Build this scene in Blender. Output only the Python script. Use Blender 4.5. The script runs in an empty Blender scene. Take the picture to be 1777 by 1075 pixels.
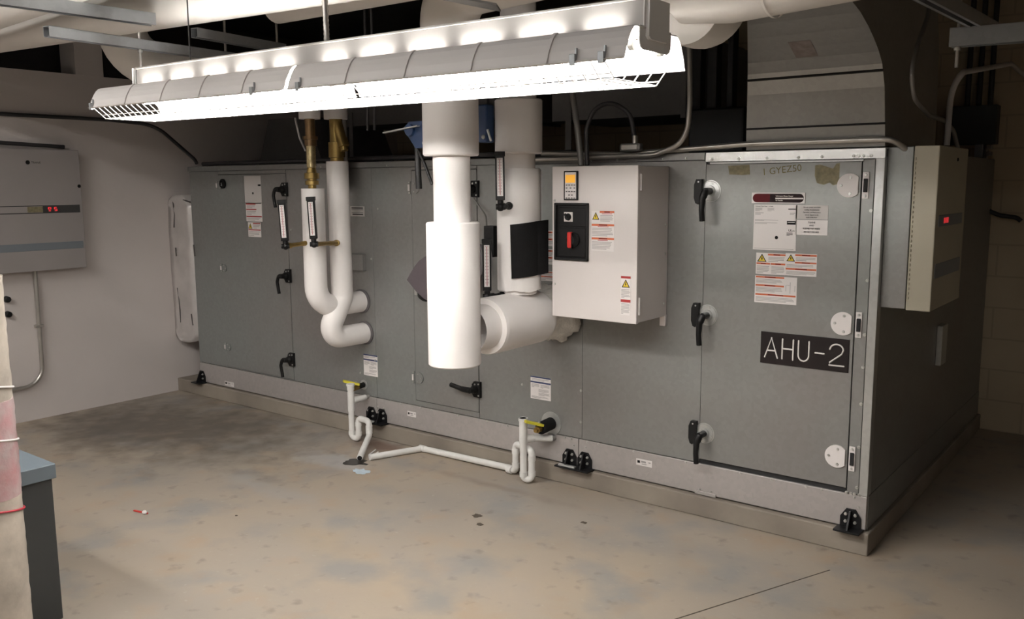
import bpy, bmesh, math, random
from mathutils import Vector, Matrix, Quaternion
random.seed(7)
sc = bpy.context.scene
COL = sc.collection
W, H = 1777.0, 1075.0

# ------------------------------------------------------------------ camera
CAM = Vector((5.969, -3.809, 1.6)); YAW, PITCH, ROLL, FPX = -.6568, -.1418, -.006, 1532.0
FW = Vector((math.sin(YAW)*math.cos(PITCH), math.cos(YAW)*math.cos(PITCH), math.sin(PITCH)))
_r = Vector((math.cos(YAW), -math.sin(YAW), 0)); _u = _r.cross(FW)
RT = _r*math.cos(ROLL) + _u*math.sin(ROLL); UP = -_r*math.sin(ROLL) + _u*math.cos(ROLL)
cd = bpy.data.cameras.new('camera'); cam = bpy.data.objects.new('camera', cd); COL.objects.link(cam)
cd.sensor_width = 36; cd.lens = 36*FPX/W; cd.clip_start = .05
cam.matrix_world = Matrix.Translation(CAM) @ Matrix((RT, UP, -FW)).transposed().to_4x4()
sc.camera = cam
# ------------------------------------------------------------------ world, exposure
wd = bpy.data.worlds.new('world'); sc.world = wd; wd.use_nodes = True
wd.node_tree.nodes['Background'].inputs[0].default_value = (.5, .5, .55, 1)
wd.node_tree.nodes['Background'].inputs[1].default_value = .004
sc.view_settings.view_transform = 'Standard'; sc.view_settings.look = 'None'
sc.view_settings.gamma = 1; sc.view_settings.use_curve_mapping = False
sc.view_settings.exposure = 0.0
TUBE_POWER = 142.0          # radiance of the fluorescent tubes
sc.cycles.use_denoising = True
sc.cycles.max_bounces = 8; sc.cycles.diffuse_bounces = 5; sc.cycles.sample_clamp_indirect = 6

def ray(u, v): return FW + RT*((u-W/2)/FPX) - UP*((v-H/2)/FPX)
def onp(u, v, ax, val):
    d = ray(u, v); return CAM + d*((val-CAM[ax])/d[ax])
def F(u, v, y=0.0): return onp(u, v, 1, y)     # photo measurement -> point of a wall-parallel plane
def FX(u, v, x): return onp(u, v, 0, x)
def FZ(u, v, z=0.0): return onp(u, v, 2, z)

# ------------------------------------------------------------------ materials
def mat(name, col, rough=.6, metal=0.0, var=.12, scale=3.0, bump=0.0, bscale=60.0, col2=None, spec=.5, detail=5.0, coat=0.0):
    m = bpy.data.materials.new(name); m.use_nodes = True
    nt = m.node_tree; b = nt.nodes['Principled BSDF']
    b.inputs['Roughness'].default_value = rough; b.inputs['Metallic'].default_value = metal
    b.inputs['Specular IOR Level'].default_value = spec
    if coat: b.inputs['Coat Weight'].default_value = coat
    tc = nt.nodes.new('ShaderNodeTexCoord'); n = nt.nodes.new('ShaderNodeTexNoise')
    n.inputs['Scale'].default_value = scale; n.inputs['Detail'].default_value = detail
    nt.links.new(tc.outputs['Object'], n.inputs['Vector'])
    mx = nt.nodes.new('ShaderNodeMix'); mx.data_type = 'RGBA'
    c2 = col2 or tuple(c*(1-var*1.6) for c in col)
    mx.inputs[6].default_value = (*[min(1, c*(1+var*.5)) for c in col], 1); mx.inputs[7].default_value = (*c2, 1)
    mr = nt.nodes.new('ShaderNodeMapRange'); mr.inputs[1].default_value = .3; mr.inputs[2].default_value = .7
    nt.links.new(n.outputs['Fac'], mr.inputs[0]); nt.links.new(mr.outputs[0], mx.inputs[0])
    nt.links.new(mx.outputs[2], b.inputs['Base Color'])
    if bump:
        n2 = nt.nodes.new('ShaderNodeTexNoise'); n2.inputs['Scale'].default_value = bscale; n2.inputs['Detail'].default_value = 4
        nt.links.new(tc.outputs['Object'], n2.inputs['Vector'])
        bp = nt.nodes.new('ShaderNodeBump'); bp.inputs['Strength'].default_value = bump; bp.inputs['Distance'].default_value = .004
        nt.links.new(n2.outputs['Fac'], bp.inputs['Height']); nt.links.new(bp.outputs[0], b.inputs['Normal'])
    m['mix'] = mx.name
    return m
def emit(name, col, st):
    m = bpy.data.materials.new(name); m.use_nodes = True
    b = m.node_tree.nodes['Principled BSDF']; b.inputs['Base Color'].default_value = (*col, 1)
    b.inputs['Emission Color'].default_value = (*col, 1); b.inputs['Emission Strength'].default_value = st
    return m
def galv(name, col, rough=.42, metal=.45, col2=None):
    m = mat(name, col, rough, metal, .10, 1.3, col2=col2, detail=3)
    nt = m.node_tree; b = nt.nodes['Principled BSDF']; mx = nt.nodes[m['mix']]
    tc = [n for n in nt.nodes if n.type == 'TEX_COORD'][0]
    v = nt.nodes.new('ShaderNodeTexVoronoi'); v.inputs['Scale'].default_value = 55
    nt.links.new(tc.outputs['Object'], v.inputs['Vector'])
    hs = nt.nodes.new('ShaderNodeMix'); hs.data_type = 'RGBA'; hs.blend_type = 'MULTIPLY'; hs.inputs[0].default_value = .10
    bw = nt.nodes.new('ShaderNodeRGBToBW'); nt.links.new(v.outputs['Color'], bw.inputs[0])
    nt.links.new(mx.outputs[2], hs.inputs[6]); nt.links.new(bw.outputs[0], hs.inputs[7])
    nt.links.new(hs.outputs[2], b.inputs['Base Color'])
    return m
M = {}
M['galv'] = galv('galvanised_panel', (.272, .288, .282), col2=(.272, .256, .25))
M['galv_door'] = galv('galvanised_door', (.268, .284, .276), .40, col2=(.268, .252, .246))
M['galv_base'] = galv('galvanised_base', (.48, .452, .442), .45, col2=(.45, .42, .41))
M['trim'] = galv('shiny_trim', (.66, .66, .65), .24, .9)
M['galv_dark'] = galv('shaded_duct_sheet', (.15, .145, .145), .5, .3)  # duct sheet darkened: the shade behind the pipes is put into the colour
M['galv_bright'] = galv('bright_galvanised', (.62, .63, .62), .33, .7)
M['galv_duct'] = galv('duct_sheet', (.40, .40, .39), .38, .55)
M['strut'] = galv('strut_steel', (.46, .48, .5), .35, .75)
M['seam'] = mat('seam_dark', (.015, .015, .016), .9)
M['screw'] = mat('screw_zinc', (.62, .62, .6), .35, .8)
M['black'] = mat('black_plastic', (.007, .007, .0075), .45, spec=.25)
M['blackrub'] = mat('black_rubber', (.007, .007, .0075), .85, bump=.2, bscale=180, spec=.2)
M['brk'] = mat('black_bracket', (.008, .008, .009), .5, .2, spec=.3)
M['insul'] = mat('white_pipe_insulation', (.87, .835, .82), .62, var=.03, scale=4, bump=.12, bscale=120)
M['pvcjacket'] = mat('white_pvc_jacket', (.84, .805, .76), .38, var=.05, scale=2)
M['torn'] = mat('torn_insulation', (.78, .75, .70), .85, var=.12, scale=25, bump=.8, bscale=70)
M['pvc'] = mat('white_pvc', (.76, .75, .73), .35, var=.06, scale=14)
M['brass'] = mat('brass', (.33, .225, .075), .42, .85, .2, 18)
M['brasspale'] = mat('pale_brass', (.55, .45, .25), .35, .85, .2, 60)
M['copper'] = mat('copper_brown', (.20, .125, .06), .4, .8, .2, 12)
M['paint'] = mat('white_enamel', (.84, .83, .82), .30, var=.02)
M['reflector'] = mat('reflector_white', (.70, .67, .66), .45, var=.02)
M['housing'] = mat('housing_enamel', (.34, .325, .31), .40, var=.03)
M['tube'] = emit('fluorescent_tube', (1.0, .965, .91), TUBE_POWER)
M['wire'] = mat('white_wire', (.85, .84, .82), .4, var=.02)
M['vfd'] = mat('cabinet_beige', (.66, .615, .60), .42, var=.03, scale=2)
M['vfdside'] = M['vfd']
M['sidebox'] = mat('panel_beige', (.42, .385, .30), .5, var=.05)
M['wallbox'] = mat('wall_panel_grey', (.30, .275, .27), .5, var=.04)
M['strip'] = mat('slate_strip', (.17, .19, .215), .4, var=.05)
M['label'] = mat('label_white', (.74, .70, .69), .5, var=.03)
M['labelgrey'] = mat('label_grey', (.52, .49, .475), .5, var=.04)
M['ink'] = mat('ink_black', (.012, .011, .011), .7, spec=.15)
M['inkgrey'] = mat('ink_grey', (.36, .34, .34), .6)
M['orange'] = mat('label_orange', (.58, .13, .05), .5, var=.08)
M['red'] = mat('label_red', (.36, .03, .03), .5, var=.08)
M['logored'] = mat('logo_red', (.085, .006, .010), .6, var=.08, spec=.15)
M['logoblack'] = mat('logo_black', (.016, .007, .008), .6, var=.08, spec=.15)
M['navy'] = mat('label_navy', (.035, .05, .13), .5)
M['yellow'] = mat('label_yellow', (.75, .55, .04), .5)
M['amber'] = emit('amber_screen', (.95, .46, .05), .35)
M['redled'] = emit('red_digits', (1.0, .05, .06), .42)
M['redknob'] = mat('red_switch', (.55, .03, .025), .35)
M['yelhandle'] = mat('yellow_handle', (.68, .60, .05), .4)
M['bluevalve'] = mat('blue_valve', (.009, .034, .105), .4)
M['sign'] = mat('sign_black', (.012, .008, .008), .55, spec=.2)
M['signtext'] = mat('sign_white', (.78, .75, .72), .5)
M['tape'] = mat('tape_residue', (.215, .185, .105), .6, var=.2, scale=60)
M['faded'] = mat('faded_sticker', (.29, .25, .235), .6, var=.2, scale=30)
M['olive'] = mat('olive_marker', (.13, .105, .03), .7)
M['grey'] = mat('grey_plastic', (.13, .12, .125), .5)
M['actuator'] = mat('purple_grey_cap', (.095, .078, .088), .55, var=.1, scale=14)
M['glass'] = mat('glass_dark', (.05, .05, .05), .12)
M['emt'] = mat('conduit_steel', (.52, .50, .47), .33, .8, .1, 12)
M['darkcond'] = mat('dark_conduit', (.045, .042, .045), .5, .3)
M['flex'] = mat('flex_conduit', (.30, .29, .28), .42, .6)
M['foil'] = mat('foil_wrap', (.62, .585, .57), .42, .35, .12, 5, bump=1.0, bscale=13)
M['crease_shade'] = mat('foil_crease_shade', (.07, .06, .06), .6)  # dark colour standing in for shade in the foil folds
M['polewrap'] = mat('clear_wrapped_insulation', (.56, .50, .43), .45, var=.25, scale=9, bump=.6, bscale=28, coat=.3)
M['pinkwrap'] = mat('pink_wrap', (.44, .22, .23), .32, var=.3, scale=14, col2=(.50, .42, .42), bump=.7, bscale=40, coat=.5)
M['redline'] = mat('red_band', (.40, .03, .05), .45)
M['graybox'] = mat('slate_painted_steel', (.032, .036, .037), .45, var=.05)
M['lid'] = mat('slate_lid', (.13, .16, .185), .38, var=.06, scale=9)
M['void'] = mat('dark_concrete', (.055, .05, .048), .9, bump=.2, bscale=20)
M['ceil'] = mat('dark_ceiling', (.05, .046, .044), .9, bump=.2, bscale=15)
M['hose'] = mat('pale_hose', (.42, .40, .40), .4)
M['residue'] = mat('white_residue', (.60, .58, .57), .8, var=.15, scale=25)
M['paleblue'] = mat('pale_blue_residue', (.52, .62, .70), .8, var=.1, scale=25)
M['drainblack'] = mat('wet_black', (.02, .018, .016), .35)
M['spot'] = mat('floor_spot', (.07, .055, .04), .8)

# ------------------------------------------------------------------ mesh builder
class MB:
    def __init__(s): s.v = []; s.f = []; s.m = []; s.sm = []
    def face(s, pts, m=0, sm=False):
        i = len(s.v); s.v += [Vector(p) for p in pts]; s.f.append(list(range(i, i+len(pts)))); s.m.append(m); s.sm.append(sm)
    def box(s, x0, x1, y0, y1, z0, z1, m=0, bev=0.0):
        if x0 > x1: x0, x1 = x1, x0
        if y0 > y1: y0, y1 = y1, y0
        if z0 > z1: z0, z1 = z1, z0
        bm = bmesh.new(); bmesh.ops.create_cube(bm, size=1)
        for v in bm.verts: v.co = Vector(((x0+x1)/2+v.co.x*(x1-x0), (y0+y1)/2+v.co.y*(y1-y0), (z0+z1)/2+v.co.z*(z1-z0)))
        if bev: bmesh.ops.bevel(bm, geom=list(bm.edges), offset=bev, segments=2, profile=.5, affect='EDGES')
        s.bm(bm, m); return s
    def bm(s, bm, m=0, sm=False, mw=None):
        i = len(s.v); bm.verts.index_update()
        s.v += [(mw @ v.co) if mw else v.co.copy() for v in bm.verts]
        for f in bm.faces: s.f.append([i+v.index for v in f.verts]); s.m.append(m); s.sm.append(sm)
        bm.free()
    def obox(s, c, ax, ay, az, m=0, bev=0.0):      # oriented box: centre and three half-vectors
        c = Vector(c); bm = bmesh.new(); bmesh.ops.create_cube(bm, size=2)
        lx, ly, lz = Vector(ax).length, Vector(ay).length, Vector(az).length
        for v in bm.verts: v.co = Vector((v.co.x*lx, v.co.y*ly, v.co.z*lz))
        if bev: bmesh.ops.bevel(bm, geom=list(bm.edges), offset=bev, segments=2, profile=.5, affect='EDGES')
        R = Matrix((Vector(ax)/lx, Vector(ay)/ly, Vector(az)/lz)).transposed().to_4x4()
        s.bm(bm, m, False, Matrix.Translation(c) @ R); return s
    def rings(s, rings, m=0, sm=True, caps=True, closed=True):
        n = len(rings[0]); i = len(s.v)
        for r in rings: s.v += [Vector(p) for p in r]
        for a in range(len(rings)-1):
            for b in range(n if closed else n-1):
                c = (b+1) % n
                s.f.append([i+a*n+b, i+a*n+c, i+(a+1)*n+c, i+(a+1)*n+b]); s.m.append(m); s.sm.append(sm)
        if caps:
            s.face(list(reversed([Vector(p) for p in rings[0]])), m); s.face([Vector(p) for p in rings[-1]], m)
        return s
    def frame(s, d):
        d = Vector(d).normalized(); a = Vector((0, 0, 1)) if abs(d.z) < .9 else Vector((1, 0, 0))
        u = d.cross(a).normalized(); return d, u, d.cross(u)
    def lathe(s, p, d, prof, seg=24, m=0, caps=True, sm=True):      # prof: (distance along d, radius)
        d, u, w = s.frame(d); p = Vector(p)
        # split at hard corners by emitting each span on its own
        for k in range(len(prof)-1):
            rs = []
            for h, r in prof[k:k+2]:
                rs.append([p+d*h+(u*math.cos(t)+w*math.sin(t))*max(r, 1e-4) for t in [2*math.pi*j/seg for j in range(seg)]])
            s.rings(rs, m, sm, False)
        if caps:
            for (h, r), rev in ((prof[0], True), (prof[-1], False)):
                ring = [p+d*h+(u*math.cos(t)+w*math.sin(t))*max(r, 1e-4) for t in [2*math.pi*j/seg for j in range(seg)]]
                s.face(list(reversed(ring)) if rev else ring, m)
        return s
    def cyl(s, a, b, r, r2=None, seg=20, m=0, caps=True):
        a, b = Vector(a), Vector(b)
        return s.lathe(a, b-a, [(0, r), ((b-a).length, r if r2 is None else r2)], seg, m, caps)
    def tube(s, path, r, bend=0.0, seg=12, m=0, caps=True, corr=0.0, pitch=.008):
        P = [Vector(p) for p in path]; pts = [P[0]]
        for k in range(1, len(P)-1):
            a, b, c = P[k-1], P[k], P[k+1]; d1 = (a-b); d2 = (c-b)
            ang = d1.angle(d2)
            if ang > math.pi-.02 or bend == 0: pts.append(b); continue
            t = min(bend/max(math.tan(ang/2), 1e-3), d1.length*.49, d2.length*.49)
            R = t*math.tan(ang/2); p1 = b+d1.normalized()*t; p2 = b+d2.normalized()*t
            bis = (d1.normalized()+d2.normalized()).normalized(); cc = b+bis*(R/math.sin(ang/2))
            v1, v2 = p1-cc, p2-cc; tot = v1.angle(v2); n = max(3, int(tot/.16))
            axis = v1.cross(v2).normalized()
            for j in range(n+1): pts.append(cc+Quaternion(axis, tot*j/n) @ v1)
        pts.append(P[-1])
        if corr:
            q = []
            for k in range(len(pts)-1):
                L = (pts[k+1]-pts[k]).length; n = max(1, int(L/(pitch/2)))
                q += [pts[k].lerp(pts[k+1], j/n) for j in range(n)]
            pts = q+[pts[-1]]
        d0 = (pts[1]-pts[0]).normalized(); _, u, w = s.frame(d0); rings = []
        for k, p in enumerate(pts):
            d = ((pts[min(k+1, len(pts)-1)]-pts[max(k-1, 0)])).normalized()
            q = d0.rotation_difference(d); u = q @ u; u = (u-d*u.dot(d)).normalized(); w = d.cross(u); d0 = d
            rr = r*(1+(corr if k % 2 else 0)) if not isinstance(r, (list, tuple)) else r[min(k, len(r)-1)]
            rings.append([p+(u*math.cos(t)+w*math.sin(t))*rr for t in [2*math.pi*j/seg for j in range(seg)]])
        return s.rings(rings, m, True, caps)
    def sphere(s, c, r, m=0, seg=16):
        bm = bmesh.new(); bmesh.ops.create_uvsphere(bm, u_segments=seg, v_segments=seg//2, radius=1)
        rv = Vector(r) if hasattr(r, '__len__') else Vector((r, r, r))
        for v in bm.verts: v.co = Vector(c)+Vector((v.co.x*rv.x, v.co.y*rv.y, v.co.z*rv.z))
        s.bm(bm, m, True); return s
    def prism(s, poly, ax, a, b, m=0, sm=False):   # polygon in the two other axes, extruded along ax
        o = [k for k in range(3) if k != ax]
        def P(q, t):
            v = [0, 0, 0]; v[o[0]], v[o[1]] = q; v[ax] = t; return Vector(v)
        A = [P(q, a) for q in poly]; B = [P(q, b) for q in poly]; n = len(poly)
        s.face(list(reversed(A)), m); s.face(B, m)
        for k in range(n): s.face([A[k], A[(k+1) % n], B[(k+1) % n], B[k]], m, sm)
        return s
    def text(s, txt, x, z, h, y, m=0, align='LEFT', sx=1.0, rot=0.0):     # on a plane facing -y
        c = bpy.data.curves.new('t', 'FONT'); c.body = txt; c.size = 1; c.align_x = align; c.fill_mode = 'FRONT'; c.resolution_u = 3
        o = bpy.data.objects.new('t', c); COL.objects.link(o)
        me = bpy.data.meshes.new_from_object(o.evaluated_get(bpy.context.evaluated_depsgraph_get()))
        k = h/.72; i = len(s.v); ca, sa = math.cos(rot), math.sin(rot)
        for v in me.vertices:
            tx, ty = v.co.x*k*sx, v.co.y*k
            s.v.append(Vector((x+tx*ca-ty*sa, y, z+tx*sa+ty*ca)))
        for p in me.polygons: s.f.append([i+j for j in p.vertices]); s.m.append(m); s.sm.append(False)
        bpy.data.objects.remove(o); bpy.data.meshes.remove(me); bpy.data.curves.remove(c); return s
    def build(s, name, mats, parent=None, origin=None):
        if not isinstance(mats, (list, tuple)): mats = [mats]
        if parent is not None: root = ROOT[parent.name]
        elif origin is not None: root = Vector(origin)
        else:
            lo = [min(v[k] for v in s.v) for k in range(3)]; hi = [max(v[k] for v in s.v) for k in range(3)]
            root = Vector(((lo[0]+hi[0])/2, (lo[1]+hi[1])/2, lo[2]))
        me = bpy.data.meshes.new(name); me.from_pydata([tuple(v-root) for v in s.v], [], s.f)
        for mm in mats: me.materials.append(M[mm] if isinstance(mm, str) else mm)
        me.polygons.foreach_set('material_index', s.m); me.polygons.foreach_set('use_smooth', s.sm); me.update()
        o = bpy.data.objects.new(name, me); COL.objects.link(o); ROOT[o.name] = root
        if parent is not None: o.parent = parent
        else: o.location = root
        return o
ROOT = {}
def thing(name, label, cat, loc, group=None):
    o = bpy.data.objects.new(name, None); COL.objects.link(o); o.location = loc; o.empty_display_size = .1
    ROOT[o.name] = Vector(loc); tag(o, label, cat, group); return o
def tag(o, label, cat, group=None):
    o['label'] = label; o['category'] = cat
    if group: o['group'] = group
    return o
def struct(o): o['kind'] = 'structure'; return o
def lab(o, l): o['label'] = l; return o
def dup(o, delta, parent=None):
    c = o.copy(); COL.objects.link(c); ROOT[c.name] = ROOT[o.name]
    if parent is not None: c.parent = parent
    c.location = Vector(o.location)+Vector(delta); return c

L, HT, ZB, ZS, D = 4.952, 1.737, .10, .257, 2.47
XW = -.279
# ================================================================== THE ROOM
def floor_material():
    m = mat('concrete_floor', (.345, .283, .218), .55, var=.18, scale=.9, bump=.12, bscale=45, col2=(.30, .268, .236), spec=.4)
    nt = m.node_tree; b = nt.nodes['Principled BSDF']; mx = nt.nodes[m['mix']]
    tc = [n for n in nt.nodes if n.type == 'TEX_COORD'][0]
    def noise(scale, detail=6):
        n = nt.nodes.new('ShaderNodeTexNoise'); n.inputs['Scale'].default_value = scale; n.inputs['Detail'].default_value = detail
        nt.links.new(tc.outputs['Object'], n.inputs['Vector']); return n
    def ramp(src, a, c):
        r = nt.nodes.new('ShaderNodeMapRange'); r.inputs[1].default_value = a; r.inputs[2].default_value = c
        nt.links.new(src, r.inputs[0]); return r.outputs[0]
    def over(base, fac, col, amt):
        x = nt.nodes.new('ShaderNodeMix'); x.data_type = 'RGBA'
        mu = nt.nodes.new('ShaderNodeMath'); mu.operation = 'MULTIPLY'; mu.inputs[1].default_value = amt
        nt.links.new(fac, mu.inputs[0]); nt.links.new(mu.outputs[0], x.inputs[0])
        nt.links.new(base, x.inputs[6]); x.inputs[7].default_value = (*col, 1); return x.outputs[2]
    out = mx.outputs[2]
    out = over(out, ramp(noise(2.6).outputs['Fac'], .52, .68), (0.228, 0.228, 0.228), .7)
    out = over(out, ramp(noise(4.5).outputs['Fac'], .55, .75), (0.36, 0.26, 0.175), .6)
    out = over(out, ramp(noise(11, 8).outputs['Fac'], .60, .74), (0.165, 0.145, 0.13), .6)
    out = over(out, ramp(noise(30, 3).outputs['Fac'], .66, .74), (0.406, 0.374, 0.335), .35)
    # stains with their own shapes: distorted distance to a point
    def stain(p, rx, ry, col, amt, soft=.6):
        sb = nt.nodes.new('ShaderNodeVectorMath'); sb.operation = 'SUBTRACT'; sb.inputs[1].default_value = (p.x, p.y, 0)
        nt.links.new(tc.outputs['Object'], sb.inputs[0])
        dv = nt.nodes.new('ShaderNodeVectorMath'); dv.operation = 'MULTIPLY'; dv.inputs[1].default_value = (1/rx, 1/ry, 0)
        nt.links.new(sb.outputs[0], dv.inputs[0])
        nz = noise(7, 7); n2 = nt.nodes.new('ShaderNodeVectorMath'); n2.operation = 'SCALE'; n2.inputs['Scale'].default_value = 1.5
        nt.links.new(nz.outputs['Color'], n2.inputs[0])
        ad = nt.nodes.new('ShaderNodeVectorMath'); ad.operation = 'ADD'; nt.links.new(dv.outputs[0], ad.inputs[0]); nt.links.new(n2.outputs[0], ad.inputs[1])
        s2 = nt.nodes.new('ShaderNodeVectorMath'); s2.operation = 'SUBTRACT'; s2.inputs[1].default_value = (.75, .75, .75)
        nt.links.new(ad.outputs[0], s2.inputs[0])
        m2 = nt.nodes.new('ShaderNodeVectorMath'); m2.operation = 'MULTIPLY'; m2.inputs[1].default_value = (1, 1, 0)
        nt.links.new(s2.outputs[0], m2.inputs[0])
        ln = nt.nodes.new('ShaderNodeVectorMath'); ln.operation = 'LENGTH'; nt.links.new(m2.outputs[0], ln.inputs[0])
        nonlocal out
        out = over(out, ramp(ln.outputs['Value'], 1.0, 1.0-soft), col, amt)
    stain(FZ(575, 800), .34, .14, (0.390, 0.374, 0.367), .75)
    stain(FZ(470, 850), .5, .10, (0.328, 0.312, 0.300), .5)
    stain(FZ(660, 775), .26, .13, (0.133, 0.078, 0.058), .8)
    stain(FZ(420, 740), .55, .30, (0.172, 0.144, 0.117), .55, .8)
    stain(FZ(800, 1000), .5, .22, (0.281, 0.273, 0.269), .4, .9)
    stain(FZ(1230, 960), .45, .12, (0.234, 0.226, 0.222), .5, .9)
    stain(FZ(1120, 950), .3, .1, (0.234, 0.222, 0.211), .5, .9)
    stain(FZ(860, 845), .6, .05, (0.195, 0.156, 0.125), .5, .8)
    stain(FZ(560, 940), .35, .15, (0.359, 0.281, 0.195), .5, .9)
    stain(Vector((.62, -.62, 0)), 1.45, .78, (.105, .088, .072), .82, .8)
    stain(FZ(170, 745), .75, .42, (.085, .070, .058), .6, .9)
    nt.links.new(out, b.inputs['Base Color'])
    return m
struct(MB().box(-1.6, 8.5, -7, D+.1, -.1, 0).build('floor', floor_material(), origin=(0, 0, 0)))
M['wallpaint'] = mat('painted_block_wall', (.62, .57, .55), .7, var=.05, scale=1.4, bump=.25, bscale=25)
def block_wall(name, col):
    m = mat(name, col, .8, var=.10, scale=1.2, bump=.2, bscale=40)
    nt = m.node_tree; b = nt.nodes['Principled BSDF']; mx = nt.nodes[m['mix']]
    tc = [n for n in nt.nodes if n.type == 'TEX_COORD'][0]
    mp = nt.nodes.new('ShaderNodeMapping'); mp.inputs['Rotation'].default_value = (math.pi/2, 0, 0)
    nt.links.new(tc.outputs['Object'], mp.inputs['Vector'])
    br = nt.nodes.new('ShaderNodeTexBrick'); br.inputs['Scale'].default_value = 1; br.inputs['Brick Width'].default_value = .40
    br.inputs['Row Height'].default_value = .20; br.inputs['Mortar Size'].default_value = .006
    br.inputs['Color1'].default_value = br.inputs['Color2'].default_value = (1, 1, 1, 1); br.inputs['Mortar'].default_value = (.82, .82, .82, 1)
    nt.links.new(mp.outputs[0], br.inputs['Vector'])
    mu = nt.nodes.new('ShaderNodeMix'); mu.data_type = 'RGBA'; mu.blend_type = 'MULTIPLY'; mu.inputs[0].default_value = 1
    nt.links.new(mx.outputs[2], mu.inputs[6]); nt.links.new(br.outputs['Color'], mu.inputs[7]); nt.links.new(mu.outputs[2], b.inputs['Base Color'])
    return m
wl = MB().box(XW-.2, XW, -7, D, 0, 2.37)
wl.box(XW-.2, XW+.004, -.66, -.46, 2.37, 3.05)          # the pier that carries on up to the ceiling
struct(wl.build('wall_left', 'wallpaint', origin=(XW, 0, 0)))
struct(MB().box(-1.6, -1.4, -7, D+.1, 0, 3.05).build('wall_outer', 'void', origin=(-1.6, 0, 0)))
struct(MB().box(-1.6, 8.5, D, D+.15, 0, 3.05).build('wall_back', block_wall('tan_block_wall', (.52, .43, .31)), origin=(0, D, 0)))
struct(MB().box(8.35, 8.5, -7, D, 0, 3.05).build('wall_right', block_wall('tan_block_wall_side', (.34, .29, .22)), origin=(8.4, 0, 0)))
struct(MB().box(-1.6, 8.5, -7.1, -7, 0, 3.05).build('wall_front', 'void', origin=(3, -7, 0)))
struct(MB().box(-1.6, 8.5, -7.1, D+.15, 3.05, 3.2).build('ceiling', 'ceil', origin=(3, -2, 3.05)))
# joint in the slab, concrete plinth under the unit
a, b = FZ(1183, 1072), FZ(1440, 990); dv = (a-b).normalized(); n = Vector((-dv.y, dv.x, 0))*.0035; a = a+dv*1.5
struct(MB().prism([(a+n).to_2d(), (b+n*.6).to_2d(), (b-n*.6).to_2d(), (a-n).to_2d()], 2, .0002, .0010).build('trim_1', 'spot'))
pd = MB().box(XW+.002, L+.02, -.027, D-.005, .0005, ZB, bev=.006)
M['pad'] = mat('plinth_concrete', (.27, .235, .195), .75, var=.2, scale=3, bump=.3, bscale=40, col2=(.19, .162, .135))
struct(pd.build('trim_2', 'pad'))

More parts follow.
